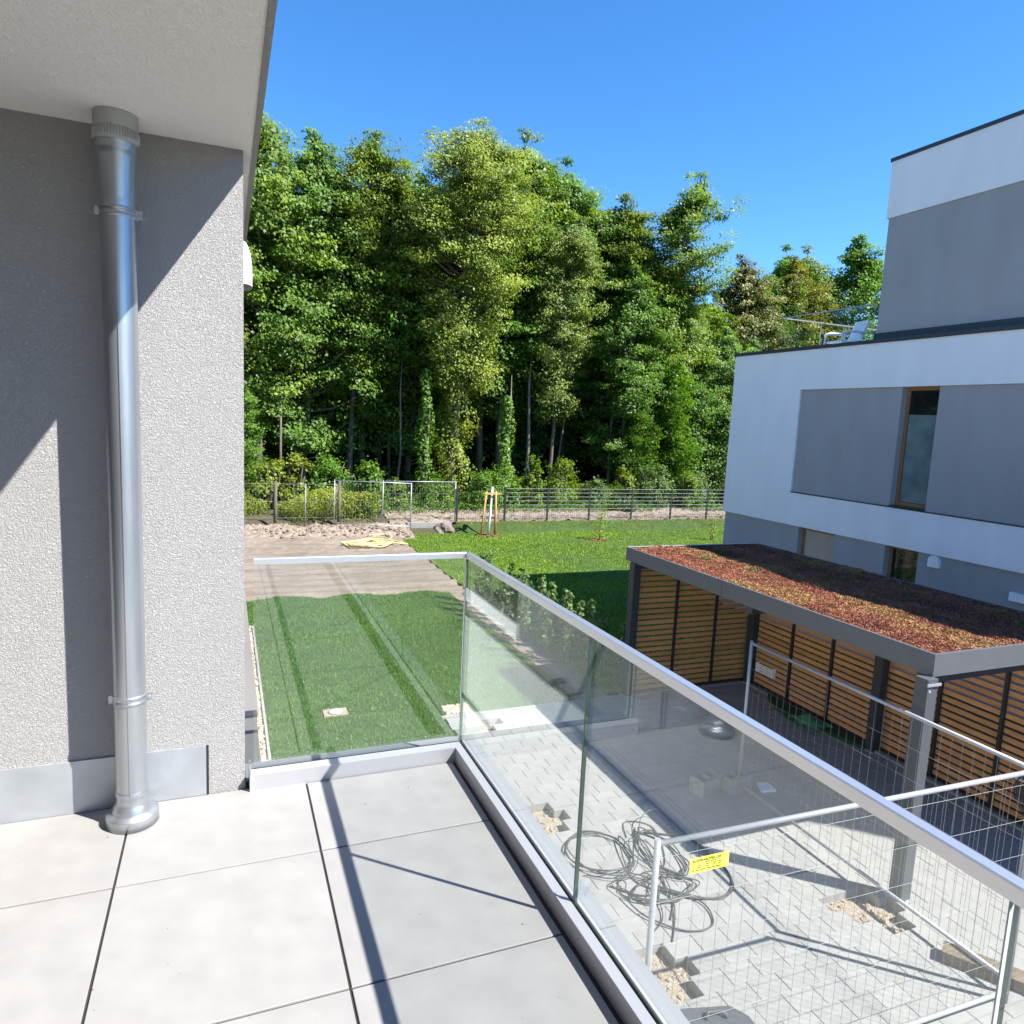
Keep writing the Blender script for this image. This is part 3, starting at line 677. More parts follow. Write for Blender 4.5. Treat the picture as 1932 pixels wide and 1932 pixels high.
# slats: back screen bays and left screen
zs_ = [.06+.0945*k for k in range(23)]
sm_back = {}
def slat(p, q, z, axis):
    # one board with slightly uneven tone
    d = random.uniform(-.001, .001)
    if axis == 'y': b = MB().bevbox((p[0]-.01+d, p[1], z), (p[0]+.01+d, q[1], z+.063), .002)
    else: b = MB().bevbox((p[0], p[1]-.01+d, z), (q[0], p[1]+.01+d, z+.063), .002)
    b.build('slat', M['larch'] if axis == 'y' else M['larch_x'], cp)
bays = [(9.60, 7.02), (7.0, 4.62), (4.6, 3.0)]
for a, b in bays:
    for z in zs_: slat((8.77, b), (8.77, a), z, 'y')
for z in zs_: slat((6.33, 9.76), (8.68, 9.76), z, 'x')
for yb in (8.715, 7.88, 6.085, 5.275, 4.43, 3.6): MB().box((8.722, yb-.022, .03), (8.7585, yb+.022, 2.25)).build('batten', M['dark_frame'], cp)
for xb in (7.11, 7.95): MB().box((xb-.02, 9.712, .03), (xb+.02, 9.7485, 2.2)).build('batten', M['dark_frame'], cp)
MB().box((8.70, 2.99, -.05), (8.80, 9.6, .05)).build('base_beam', M['dark_frame'], cp)
MB().box((6.3, 9.73, -.05), (8.7, 9.80, .05)).build('base_beam', M['dark_frame'], cp)
# sedum on the roof: many small leaves, three tones in patches
n = 150000; P = np.stack([RNG.uniform(x0+.035, x1-.035, n), RNG.uniform(y0+.035, y1-.035, n)], 1)
hgt = .022+.034*noise2(P, 6, 31)+.03*noise2(P, 17, 32)
c3 = np.stack([P[:, 0], P[:, 1], zt-.045+np.clip(hgt, .0, .075)+RNG.uniform(0, .016, n)], 1)
nr = RNG.normal(size=(n, 3))*.9; nr[:, 2] += .6
sz = RNG.uniform(.010, .034, n)
V, Fq = leaf_quads(c3, nr, sz, RNG, .55)
V -= np.array([6.2, 7.1, 0])
f1 = noise2(P, 1.3, 41)+.35*noise2(P*np.array([1, .6]), 6, 42)
sel = np.zeros(n, int)
yel = (abs(P[:, 0]-7.2+.55*noise2(P, 1.3, 43)) < .20+.28*noise2(P, 2.9, 44)) | (f1 > .40)
sel[yel & (RNG.uniform(0, 1, n) < .72)] = 1
sel[RNG.uniform(0, 1, n) < .06] = 1
gsp = np.zeros(n, bool)
for gx_, gy_ in ((7.0, 8.95), (7.15, 8.0), (7.9, 7.3), (8.1, 7.15), (8.3, 6.4), (8.5, 5.3), (8.35, 4.9), (8.6, 4.7), (7.6, 9.3), (8.2, 8.2)):
    gsp |= ((P[:, 0]-gx_)**2+(P[:, 1]-gy_)**2) < (.085*(1+.6*RNG.uniform(0, 1, n)))**2
sel[gsp & (RNG.uniform(0, 1, n) < .85)] = 2; sel[(RNG.uniform(0, 1, n) < .02)] = 2
me = np_mesh('sedum', V, Fq, [M['sedum'], M['sedum_y'], M['sedum_g']], tint=np.clip(.42+.42*noise2(P, 5, 50)+RNG.normal(0, .14, n), 0, 1), mi=sel)
o = link('sedum', me, cp); o['kind'] = 'stuff'

# things under the carport
gm = MB(); 
pl = [(8.62, 9.02), (8.66, 7.0), (8.55, 6.98), (8.42, 7.5), (8.22, 7.95), (8.30, 8.4), (8.45, 8.8)]
gm.prism(pl, .0, .05); tag(gm.build('turf_mat', M['green_mat']), 'dark green turf mat lying along the back slat screen', 'turf mat')
bg_ = grid('green_sack', 8.2, 8.62, 7.6, 8.15, 14, 18, lambda x, y: .055+.10*math.exp(-((x-8.4)**2+(y-7.88)**2)/.02)+.03*nz(x, y, 9), M['green_bag'])
tag(link('green_sack', bg_), 'crumpled light green sack dropped on the turf mat', 'sack')
wb = thing('sunlight_patch', 'patch of reflected sunlight low on the back slat screen, built as white strips', 'light patch', (8.7, 9.24, .3))  # white strips added in place of sunlight reflected onto the slats
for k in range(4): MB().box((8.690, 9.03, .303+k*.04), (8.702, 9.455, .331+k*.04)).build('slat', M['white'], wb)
for yy_ in (9.05, 9.43): MB().box((8.703, yy_-.015, .29), (8.757, yy_+.015, .46)).build('bracket', M['white'], wb)  # made-up supports behind the sunlight strips
cc = MB()
for k in range(5):
    r = .15+.018*k; cc.tube([(8.64-.012*k, 4.72+r*math.cos(a), .48+r*1.15*math.sin(a)) for a in np.linspace(0, 2*math.pi, 26)[:-1]], .010, 6, closed=True)
tag(cc.build('cable_coil', M['cable']), 'black cable coil hanging on the slat screen under the carport', 'cable')
mb = MB()
for k in range(34): blob(mb, (random.uniform(-.8, .9), random.uniform(1.2, 2.75), 3.001), random.choice([.0012, .0016, .0025]), k, 3, 5, .6)
tag(mb.build('grit', M['mulch'], kind='stuff'), 'tiny specks of grit scattered over the terrace tiles', 'grit')
tag(MB().tube([(8.6, 4.95, .60), (8.62, 4.2, .62)], .016, 8).build('white_rod', M['white']), 'short white plastic rod beside the hanging black cable coil', 'rod')

# ------------------------------------------------------------------ site fences
def site_fence(p0, p1, z0, z1, label, name='site_fence', r=.021, vs=.1, hs=.3, wr=.0017, feet=False):
    p0, p1 = Vector((p0[0], p0[1], 0)), Vector((p1[0], p1[1], 0)); L_ = (p1-p0).length; d = (p1-p0)/L_; Z = Vector((0, 0, 1))
    t = thing(name, label, 'fence panel', ((p0+p1)/2)[:], 'wire mesh site fence panels')
    for q in (p0, p1): MB().tube([q+Z*(z0-.05), q+Z*(z1+.03)], r, 10).build('post', M['galv'], t)
    for z in (z0+.1, z1): MB().tube([p0+Z*z, p1+Z*z], r*.9, 10).build('tube', M['galv'], t)
    mb = MB(); nv = int(L_/vs)
    for k in range(1, nv+1):
        q = p0+d*(k*L_/(nv+1)); mb.tube([q+Z*(z0+.1), q+Z*z1], wr, 4, caps=False)
    z = z0+.1+hs
    while z < z1-.05:
        mb.tube([p0+Z*z, p1+Z*z], wr*1.1, 4, caps=False); z += hs
    o = mb.build('wire_mesh', M['wire'], t); o['kind'] = 'stuff'
    return t
site_fence((2.41, 3.30), (5.84, 3.20), 0, 2.0, 'nearest mesh site fence panel with the yellow plate, below the terrace')
site_fence((5.93, 3.27), (5.93, 6.55), .03, 1.94, 'mesh site fence panel standing in front of the carport, end on')
site_fence((3.72, 26.3), (6.35, 25.3), .30, 2.0, 'distant mesh site fence panel behind the yellow hose', r=.017, wr=.002)
site_fence((5.63, 26.85), (8.55, 26.85), .15, 1.93, 'distant mesh site fence panel closing the gap next to the rod fence', r=.017, wr=.002)
# fence foot
ff = thing('fence_foot', 'dark plastic fence foot with slot lying on the pavers', 'fence foot', (3.4, 3.7, 0))
MB().prism([(3.08, 3.50), (3.62, 3.36), (3.66, 3.70), (3.58, 3.83), (3.20, 3.93), (3.12, 3.86)], 0, .10).build('block', M['plastic_dark'], ff)
MB().tube([(3.33, 3.78, .1), (3.33, 3.78, .125), (3.36, 3.81, .13), (3.46, 3.785, .13), (3.48, 3.745, .125), (3.48, 3.745, .1)], .014, 8).build('handle', M['plastic_dark'], ff)
# timber sleeper
ts = MB().box((5.82, 3.62, 0), (7.0, 3.79, .10), rz=math.radians(-56), about=(5.84, 3.72, 0)).build('timber_sleeper', M['timber'])
tag(ts, 'weathered timber beam lying on the pavers by the site fence', 'timber beam')
# yellow plate with lettering
sg = thing('yellow_plate', 'small yellow printed plate wired to the nearest site fence', 'sign', (2.78, 3.25, 1.82))
SX0, SX1, SZ0, SZ1 = 2.635, 2.93, 1.772, 1.872
MB().box((SX0, 3.262, SZ0), (SX1, 3.266, SZ1)).build('plate', M['yellow'], sg)
def text(body, size, x, z, parent, y=3.2605, align='LEFT', bold=.0):
    cu = bpy.data.curves.new('lettering', 'FONT'); cu.body = body; cu.size = size; cu.align_x = align; cu.offset = bold; cu.space_character = 1.15
    ob = bpy.data.objects.new('lettering', cu); COL.objects.link(ob); bpy.context.view_layer.update()
    me = bpy.data.meshes.new_from_object(ob.evaluated_get(bpy.context.evaluated_depsgraph_get())); bpy.data.objects.remove(ob)
    me.materials.clear(); me.materials.append(M['black_print'])
    o = link('lettering', me, parent); o.location = Vector((x, y, z))-ORG[parent.name]; o.rotation_euler = (math.pi/2, 0, 0)
    return o
text('SCHWARZFELLER', .0245, SX0+.018, SZ0+.074, sg, bold=.0006)
mb = MB()
for r_, segs in enumerate([[(.10, .15), (.155, .2)], [(.06, .085), (.115, .15), (.17, .20), (.21, .24)], [(.055, .085), (.115, .15), (.17, .19), (.21, .24)], [(.02, .035), (.045, .075), (.08, .12), (.13, .165), (.17, .235)]]):
    z = SZ0+(.062, .047, .034, .016)[r_]; h = (.004, .0045, .0045, .0055)[r_]
    for a, b in segs: mb.box((SX0+a, 3.2607, z), (SX0+b, 3.2617, z+h))
mb.build('small_print', M['black_print'], sg)
MB().lathe([(0, 0), (.014, 0), (.014, .003), (0, .003)], (0, 0), 18).add([], []).build('eyelet_tmp', M['white']) if False else None

# ------------------------------------------------------------------ cables on the paving
cb = thing('cable_heap', 'tangled heap of dark extension cable on the light pavers', 'cable', (3.9, 5.4, 0))
def cable(ctrl, r=.010, name='cable'):
    pts = []; k = len(ctrl)
    for i in range(k-1):
        p = [Vector(ctrl[max(0, min(k-1, i+j))]) for j in (-1, 0, 1, 2)]
        for s in range(7):
            u = s/7; u2, u3 = u*u, u*u*u
            pts.append(.5*((2*p[1])+(-p[0]+p[2])*u+(2*p[0]-5*p[1]+4*p[2]-p[3])*u2+(-p[0]+3*p[1]-3*p[2]+p[3])*u3))
    MB().tube(pts, r*.66, 6).build(name, M['cable'], cb)
def loops(cx, cy, rx, ry, turns, ph, r, jit=.05, tail=None, head=None):
    c_ = [] if head is None else [(h[0], h[1], .012) for h in head]
    nst = int(turns*9)
    for k in range(nst):
        a = ph+k/9*2*math.pi
        c_.append((cx+rx*(1+random.uniform(-jit, jit)*2)*math.cos(a)+random.gauss(0, jit*.25), cy+ry*(1+random.uniform(-jit, jit)*2)*math.sin(a)+random.gauss(0, jit*.25), .010+random.uniform(0, .05)+.004*(k//9)))
    if tail: c_ += [(q[0], q[1], .012) for q in tail]
    cable(c_, r)
loops(3.62, 5.95, .33, .36, 3.2, .5, .011, .05, tail=[(3.75, 5.5), (3.95, 5.15), (3.75, 4.85)])
loops(4.25, 5.75, .17, .42, 3.4, 1.5, .011, .08, tail=[(4.0, 5.3), (3.7, 5.25), (3.45, 5.5)])
loops(3.72, 5.35, .17, .2, 3.3, 0, .008, .1, tail=[(3.9, 5.55), (4.2, 5.6), (4.45, 6.2), (4.2, 6.4), (4.05, 6.1)])
loops(3.95, 5.25, .33, .17, 3.2, 2, .009, .07, tail=[(4.3, 5.0), (4.55, 5.0), (4.7, 5.15), (4.72, 5.4)])
cable([(4.3, 6.15, .02), (4.7, 5.9, .012), (4.78, 5.55, .012), (4.72, 5.2, .012), (4.5, 5.0, .012), (4.15, 5.05, .02), (3.9, 5.3, .03)], .014)
cable([(3.8, 5.3, .03), (4.05, 5.15, .03), (4.2, 4.95, .02), (4.13, 4.72, .012), (3.95, 4.67, .012), (3.75, 4.75, .02), (3.55, 5.0, .03), (3.5, 5.3, .04)], .012)
cable([(3.3, 5.7, .012), (3.6, 5.5, .05), (3.85, 5.6, .06), (4.1, 5.95, .06), (4.35, 6.3, .1), (4.6, 6.35, .12), (4.62, 6.05, .05), (4.5, 5.9, .012)], .008)
cable([(3.45, 4.75, .012), (3.7, 4.9, .02), (3.85, 5.2, .03), (4.1, 5.5, .05), (4.2, 5.9, .05), (4.05, 6.05, .05), (3.95, 5.8, .04), (4.05, 5.4, .03), (3.9, 5.0, .02), (3.6, 4.6, .012)], .009)
for i, (x, y, rz) in enumerate(((5.56, 6.72, .25), (5.95, 6.64, .1))):
    b = thing('hollow_block', ('hollow grey concrete block on the paving, left one of the pair', 'hollow grey concrete block on the paving, right one of the pair')[i], 'concrete block', (x, y, 0), 'hollow concrete blocks')
    MB().box((x-.18, y-.11, 0), (x+.18, y-.075, .2)).box((x-.18, y+.075, 0), (x+.18, y+.11, .2)).box((x-.18, y-.075, 0), (x-.145, y+.075, .199)).box((x+.145, y-.075, 0), (x+.18, y+.075, .199)).box((x-.02, y-.075, 0), (x+.02, y+.075, .198)).build('shell', M['concrete'], b); b.rotation_euler = (0, 0, rz)
tag(MB().prism([(6.22, 6.45), (6.42, 6.42), (6.45, 6.60), (6.30, 6.64)], 0, .03).build('paper_scrap', M['white']), 'small white scrap lying on the shaded paving under the carport', 'scrap')
# yellow hose on the soil
ho = thing('garden_hose', 'yellow hose lying in flat coils on the bare soil', 'hose', (4.7, 24.2, 0)); 
random.seed(3)
pts = []
for k in range(110):
    a = k*.42; rx = .62+.3*math.sin(k*.31); ry = .46+.22*math.sin(k*.23+1)
    x, y = 4.55+rx*math.cos(a)+.03*math.sin(k), 24.0+ry*math.sin(a)+.04*math.cos(k*1.3)
    pts.append((x, y, hsoil(x, y)+.04+.0009*k))
pts += [(5.2, 24.0, .06), (5.6, 23.8, .06), (5.85, 23.7, .05), (5.7, 24.1, .05), (5.4, 24.5, .06), (5.6, 25.0, .10), (5.45, 25.35, .12), (5.0, 25.3, .12), (4.8, 25.2, .12)]
MB().tube(pts, .026, 8).build('coil', M['hose'], ho)

# ------------------------------------------------------------------ far fences and garden things
FY = 26.75
rf = thing('rod_fence', 'dark metal rod fence along the far end of the lawn', 'fence', (18, FY, .3))
px_ = [8.6, 10.67, 12.6, 14.6, 16.72, 18.8, 20.8, 22.8, 24.8, 26.8, 28.8]
for x in px_: MB().box((x-.035, FY-.03, .15), (x+.035, FY+.03, 1.75)).build('post', M['dark_frame'], rf)
for i in range(1, len(px_)-1):
    for k in range(8):
        z = .5+k*.17; MB().box((px_[i]+.035, FY-.045, z), (px_[i+1]-.035, FY-.028, z+.014)).build('rod', mat('green_grey_rod', (.36, .39, .38), .35, .3) if 'rod_m' not in M else M['rod_m'], rf)
        if 'rod_m' not in M: M['rod_m'] = bpy.data.materials['green_grey_rod']
mb = MB()
for i in range(len(px_)-1):
    x = px_[i]+.1
    while x < px_[i+1]-.05: mb.box((x-.003, FY-.026, .4), (x+.003, FY-.02, 1.74)); x += .1
o = mb.build('thin_wires', M['dark_frame'], rf); o['kind'] = 'stuff'
wf = thing('wire_fence', 'old wire mesh fence with wooden posts above the spoil ridge', 'fence', (1, 26.75, .3))
for x, z1, m_, r in ((-3, 1.9, 'bark', .05), (-.6, 1.85, 'wire', .02), (1.67, 1.9, 'bark', .06), (2.72, 1.8, 'wire', .02), (3.95, 1.95, 'bark', .06)):
    MB().tube([(x, 26.75, .0), (x+.02, 26.76, z1)], r, 8).build('post', M[m_], wf)
MB().tube([(3.9, 26.7, 1.75), (3.3, 26.5, .3)], .03, 8).build('brace', M['bark'], wf)
mb = MB()
for z in (.55, 1.15, 1.8): mb.tube([(-5, 26.76, z), (3.95, 26.76, z)], .006, 4, caps=False)
for k in range(-15, 50):
    for s_ in (1, -1):
        x = -4.8+k*.24; xa, xb = x, x+s_*1.25
        if xa < -5 or xa > 3.9 or xb < -5 or xb > 3.9: continue
        mb.tube([(xa, 26.76, .45), (xb, 26.76, 1.8)], .0016, 3, caps=False)
o = mb.build('wire_mesh', M['wire'], wf); o['kind'] = 'stuff'
tag(MB().box((6.55, 26.55, -.1), (8.35, 26.75, .34)).build('kerb_block', M['concrete']), 'long pale concrete kerb block at the end of the lawn', 'kerb block')
mb = MB(); blob(mb, (8.0, 26.35, .0), .42, 5, 10, 14, .75); tag(mb.build('soil_heap', M['soil']), 'small brown soil heap against the pale kerb block', 'soil heap')

yt = thing('young_tree', 'young tree with white painted trunk between three stakes', 'tree', (9.45, 25.3, 0))
MB().tube([(9.42, 25.3, 0), (9.5, 25.3, .9), (9.55, 25.31, 1.9)], [.055, .05, .04], 10).build('trunk', M['lime'], yt)
st = thing('tree_stakes', 'three brown wooden stakes with crosspieces round the white trunk', 'tree stakes', (9.45, 25.3, 0))
for (a, b) in (((9.10, 25.2), (9.28, 25.22)), ((9.68, 25.15), (9.66, 25.2)), ((9.78, 25.5), (9.76, 25.45))):
    MB().tube([(a[0], a[1], 0), (b[0], b[1], 1.72)], .036, 8).build('stake', M['stake'], st)
MB().box((9.2, 25.17, 1.62), (9.82, 25.2, 1.69)).build('crosspiece', M['stake'], st); MB().box((9.66, 25.2, 1.60), (9.82, 25.48, 1.67)).build('crosspiece', M['stake'], st)
def mulch(x, y, r, label):
    mb = MB()
    for k in range(60):
        a = random.uniform(0, 6.28); q = r*math.sqrt(random.random()); blob(mb, (x+q*math.cos(a), y+q*math.sin(a), .02), random.uniform(.03, .07), k, 3, 5, .5)
    tag(mb.build('mulch', M['mulch'], kind='stuff'), label, 'mulch')
mulch(9.45, 25.3, .55, 'ring of brown mulch round the staked white trunk'); mulch(13.49, 23.77, .38, 'ring of brown mulch round the thin sapling on the lawn')

def plant(name, label, cat, loc, h, nleaf, spread, leaf, m, group=None, seed=0, stems=2, stem_m=None, base=.15, rng=None, up=.6):
    rng = np.random.default_rng(seed); t = thing(name, label, cat, loc, group); mb = MB(); anc = []
    for s in range(stems):
        a = rng.uniform(0, 6.28); e = rng.uniform(.2, 1)*spread*.6
        pts = [Vector((loc[0]+.03*math.cos(a), loc[1]+.03*math.sin(a), loc[2])), Vector((loc[0]+e*.5*math.cos(a), loc[1]+e*.5*math.sin(a), loc[2]+h*.5)), Vector((loc[0]+e*math.cos(a+.3), loc[1]+e*math.sin(a+.3), loc[2]+h*rng.uniform(.85, 1)))]
        mb.tube(pts, [.012+h*.004, .008+h*.003, .004], 6); anc.append(pts)
    mb.build('stem', stem_m or M['bark_pale'], t)
    k = rng.integers(0, stems, nleaf); u = rng.uniform(base, 1.02, nleaf)
    A = np.array([[tuple(p) for p in q] for q in anc])
    lo = np.where(u[:, None] < .5, A[k, 0]+(A[k, 1]-A[k, 0])*(u[:, None]*2), A[k, 1]+(A[k, 2]-A[k, 1])*(u[:, None]*2-1))
    off = rng.normal(size=(nleaf, 3)); off = unit(off)*(spread*rng.uniform(.2, 1, nleaf)*(1.05-.6*u))[:, None]; off[:, 2] *= .5
    c_ = lo+off; nr_ = off*1.2+rng.normal(size=(nleaf, 3))*.5*spread; nr_[:, 2] += up*spread
    V, F = leaf_quads(c_-np.array(loc), nr_, rng.uniform(.6, 1.3, nleaf)*leaf, rng, .55, .12)
    me = np_mesh('foliage', V, F, m, tint=np.clip(rng.normal(.5, .28, nleaf), 0, 1)); link('foliage', me, t)
    return t
plant('sapling', 'thin leafy sapling in the middle of the sunlit lawn', 'sapling', (13.49, 23.77, 0), 1.15, 260, .3, .07, M['weed'], seed=4, stems=3)
plant('sapling', 'faint sapling close to the corner of the neighbour house', 'sapling', (18.4, 23.2, 0), 1.1, 200, .3, .07, M['weed'], seed=5, stems=3)
hy = [15.9, 15.35, 14.85, 14.35, 13.85, 13.35, 12.9, 12.4, 11.9, 11.4, 10.9, 10.4]
hx = [5.70, 5.78, 5.68, 5.80, 5.68, 5.82, 5.70, 5.85, 5.74, 5.88, 5.80, 5.9]
for i, (x, y) in enumerate(zip(hx, hy)):
    plant('hedge_plant', 'young leafy hedge plant in the soil bed behind the glass', 'hedge plant', (x, y, -.01), random.uniform(1.32, 1.5), 170, .20, .095, M['hedge'], 'young hedge plants in the soil bed', seed=60+i, stems=2, base=.2)

for i, (x, y) in enumerate(((6.28, 13.2), (6.25, 12.6), (6.3, 12.1), (6.25, 11.6), (6.3, 11.1), (6.28, 10.6), (6.3, 10.1), (6.25, 14.4), (6.25, 15.3))):
    plant('hedge_plant', 'young leafy hedge plant at the lawn edge beyond the soil bed', 'hedge plant', (x, y, 0), random.uniform(1.2, 1.4), 110, .18, .10, M['hedge'], 'young hedge plants at the lawn edge', seed=90+i, stems=1, base=.25)
# ------------------------------------------------------------------ shrubs and undergrowth
def bush(name, label, loc, r, h, nleaf, leaf, m, seed, group='bushes behind the far fence'):
    rng = np.random.default_rng(seed); t = thing(name, label, 'bush', loc, group)
    mb = MB()
    for k in range(6):
        a = rng.uniform(0, 6.28); mb.tube([loc, (loc[0]+.3*r*math.cos(a), loc[1]+.3*r*math.sin(a), loc[2]+h*.4), (loc[0]+.7*r*math.cos(a), loc[1]+.7*r*math.sin(a), loc[2]+h*.8)], [.04, .03, .01], 5)
    mb.build('stem', M['bark'], t)
    nc = max(14, nleaf//70); d = unit(rng.normal(size=(nc, 3))); d[:, 2] = abs(d[:, 2]); cen = d*np.array([r, r, h*.9])*rng.uniform(.45, 1, nc)[:, None]**.5; cen[:, 2] += .1*h
    k = rng.integers(0, nc, nleaf); rad = rng.uniform(.18, .34, nc)*r
    off = rng.normal(size=(nleaf, 3))*.6; c_ = cen[k]+off*rad[k][:, None]; c_[:, 2] = np.abs(c_[:, 2])
    nr_ = unit(c_/np.array([r, r, h]))+rng.normal(size=(nleaf, 3))*.5; nr_[:, 2] += .35
    V, F = leaf_quads(c_, nr_, rng.uniform(.6, 1.3, nleaf)*leaf, rng)
    ct = rng.normal(.5, .16, nc); me = np_mesh('foliage', V, F, m, tint=np.clip(ct[k]+rng.normal(0, .18, nleaf), 0, 1)); link('foliage', me, t); return t
bush('laurel_bush', 'tall dark green bush rising behind the distant mesh panel', (5.3, 28.2, .4), .85, 2.1, 2600, .14, M['leaf_b'], 1)
bush('shrub', 'bright yellow-green shrub nearest the white house corner', (1.6, 29.6, .4), .8, 2.4, 1800, .14, M['leaf_elm'], 2)
bush('shrub', 'bright yellow-green shrub right of a dead stem at left', (2.75, 29.8, .4), .7, 2.5, 1700, .14, M['leaf_elm'], 3)
bl = [(6.7, 29.2, .8, 1.3, 'leaf_a'), (8.6, 29.6, .9, 1.7, 'leaf_b'), (10.4, 29.0, .9, 1.7, 'leaf_b'), (11.6, 29.8, .9, 2.3, 'leaf_b'), (13.0, 29.3, .8, 1.9, 'leaf_a'), (14.5, 29.6, 1.0, 1.9, 'leaf_a'), (16.3, 29.4, 1.0, 1.8, 'hedge'), (17.4, 28.6, .6, 1.0, 'leaf_dark'), (18.2, 29.8, .8, 2.3, 'leaf_elm'), (19.6, 29.5, 1.1, 1.7, 'hedge'), (21.4, 29.3, .9, 1.6, 'leaf_a'), (22.6, 29.9, .9, 2.2, 'hedge'), (24.5, 29.6, 1.1, 1.6, 'leaf_a'), (26.6, 29.4, 1.1, 1.7, 'leaf_b'), (29, 30, 1.2, 2, 'leaf_a'), (4.0, 30.2, .9, 1.9, 'leaf_b'), (.2, 29.5, 1.0, 1.8, 'leaf_a')]
BL = ['low green bush right of the tall laurel behind the distant mesh panels', 'bush behind the end post between mesh panel and rod fence', 'bush directly behind the staked white trunk',
 'tall fresh green bush just right of the staked white trunk', 'bush behind the first bay of the rod fence', 'green bush behind the second bay of the rod fence', 'pale straggly bush right of the sapling, behind the rod fence',
 'small very dark green bush low behind the rod fence', 'narrow yellow-green bush standing tall behind the rod fence', 'pale wide bush right of the narrow yellow-green bush', 'green bush behind the fifth bay of the rod fence',
 'pale bush with upright tips near the right end of the rod fence', 'wide green bush last but two before the neighbour house', 'fresh green bush last but one before the neighbour house', 'green bush at the far right, partly behind the neighbour house',
 'fresh green bush behind the leaning brace of the wire fence', 'green bush next to the white house corner behind the wire fence']
for i, (x, y, r, h, mm_) in enumerate(bl):
    bush('bush', BL[i], (x, y, .42), r*(.62, .9, .75, 1.05)[i % 4], h*(1.25, .8, 1.1, .9, 1.35)[i % 5], int(1500*r*h), .115, M[mm_], 20+i)
# weeds: many upright leaves
def weeds(name, label, n, xr, yr, hr, m, seed, leaf=.09, dens=None):
    rng = np.random.default_rng(seed); xy = np.stack([rng.uniform(*xr, n), rng.uniform(*yr, n)], 1)
    q = noise2(xy, 1.1, seed+1); keep = q > -.25; xy = xy[keep]; q = q[keep]; n = len(xy)
    h = rng.uniform(0, 1, n)**.8*(hr[0]+(hr[1]-hr[0])*np.clip(q+.45, 0, 1))
    c_ = np.stack([xy[:, 0], xy[:, 1], .38+.02*(xy[:, 1]-27)+h], 1); nr_ = rng.normal(size=(n, 3)); nr_[:, 2] += .5
    V, F = leaf_quads(c_, nr_, rng.uniform(.6, 1.4, n)*leaf, rng, .45)
    tag(link(name, np_mesh(name, V, F, m, tint=np.clip(.25+.5*h/hr[1]+.3*q+rng.normal(0, .15, n), 0, 1))), label, 'undergrowth', kind='stuff')
weeds('weeds', 'tall yellow-green weeds behind the old wire fence', 26000, (-4, 5.6), (26.95, 29.2), (.3, 1.25), M['weed'], 300)
weeds('undergrowth', 'tangled low undergrowth along the foot of the wood', 46000, (-4, 34), (29.4, 32.5), (.15, 1.25), M['leaf_a'], 310, .12)
weeds('brambles', 'loose green brambles close behind the rod fence', 9000, (6, 30), (28.0, 29.4), (.1, .7), M['leaf_b'], 330, .1)

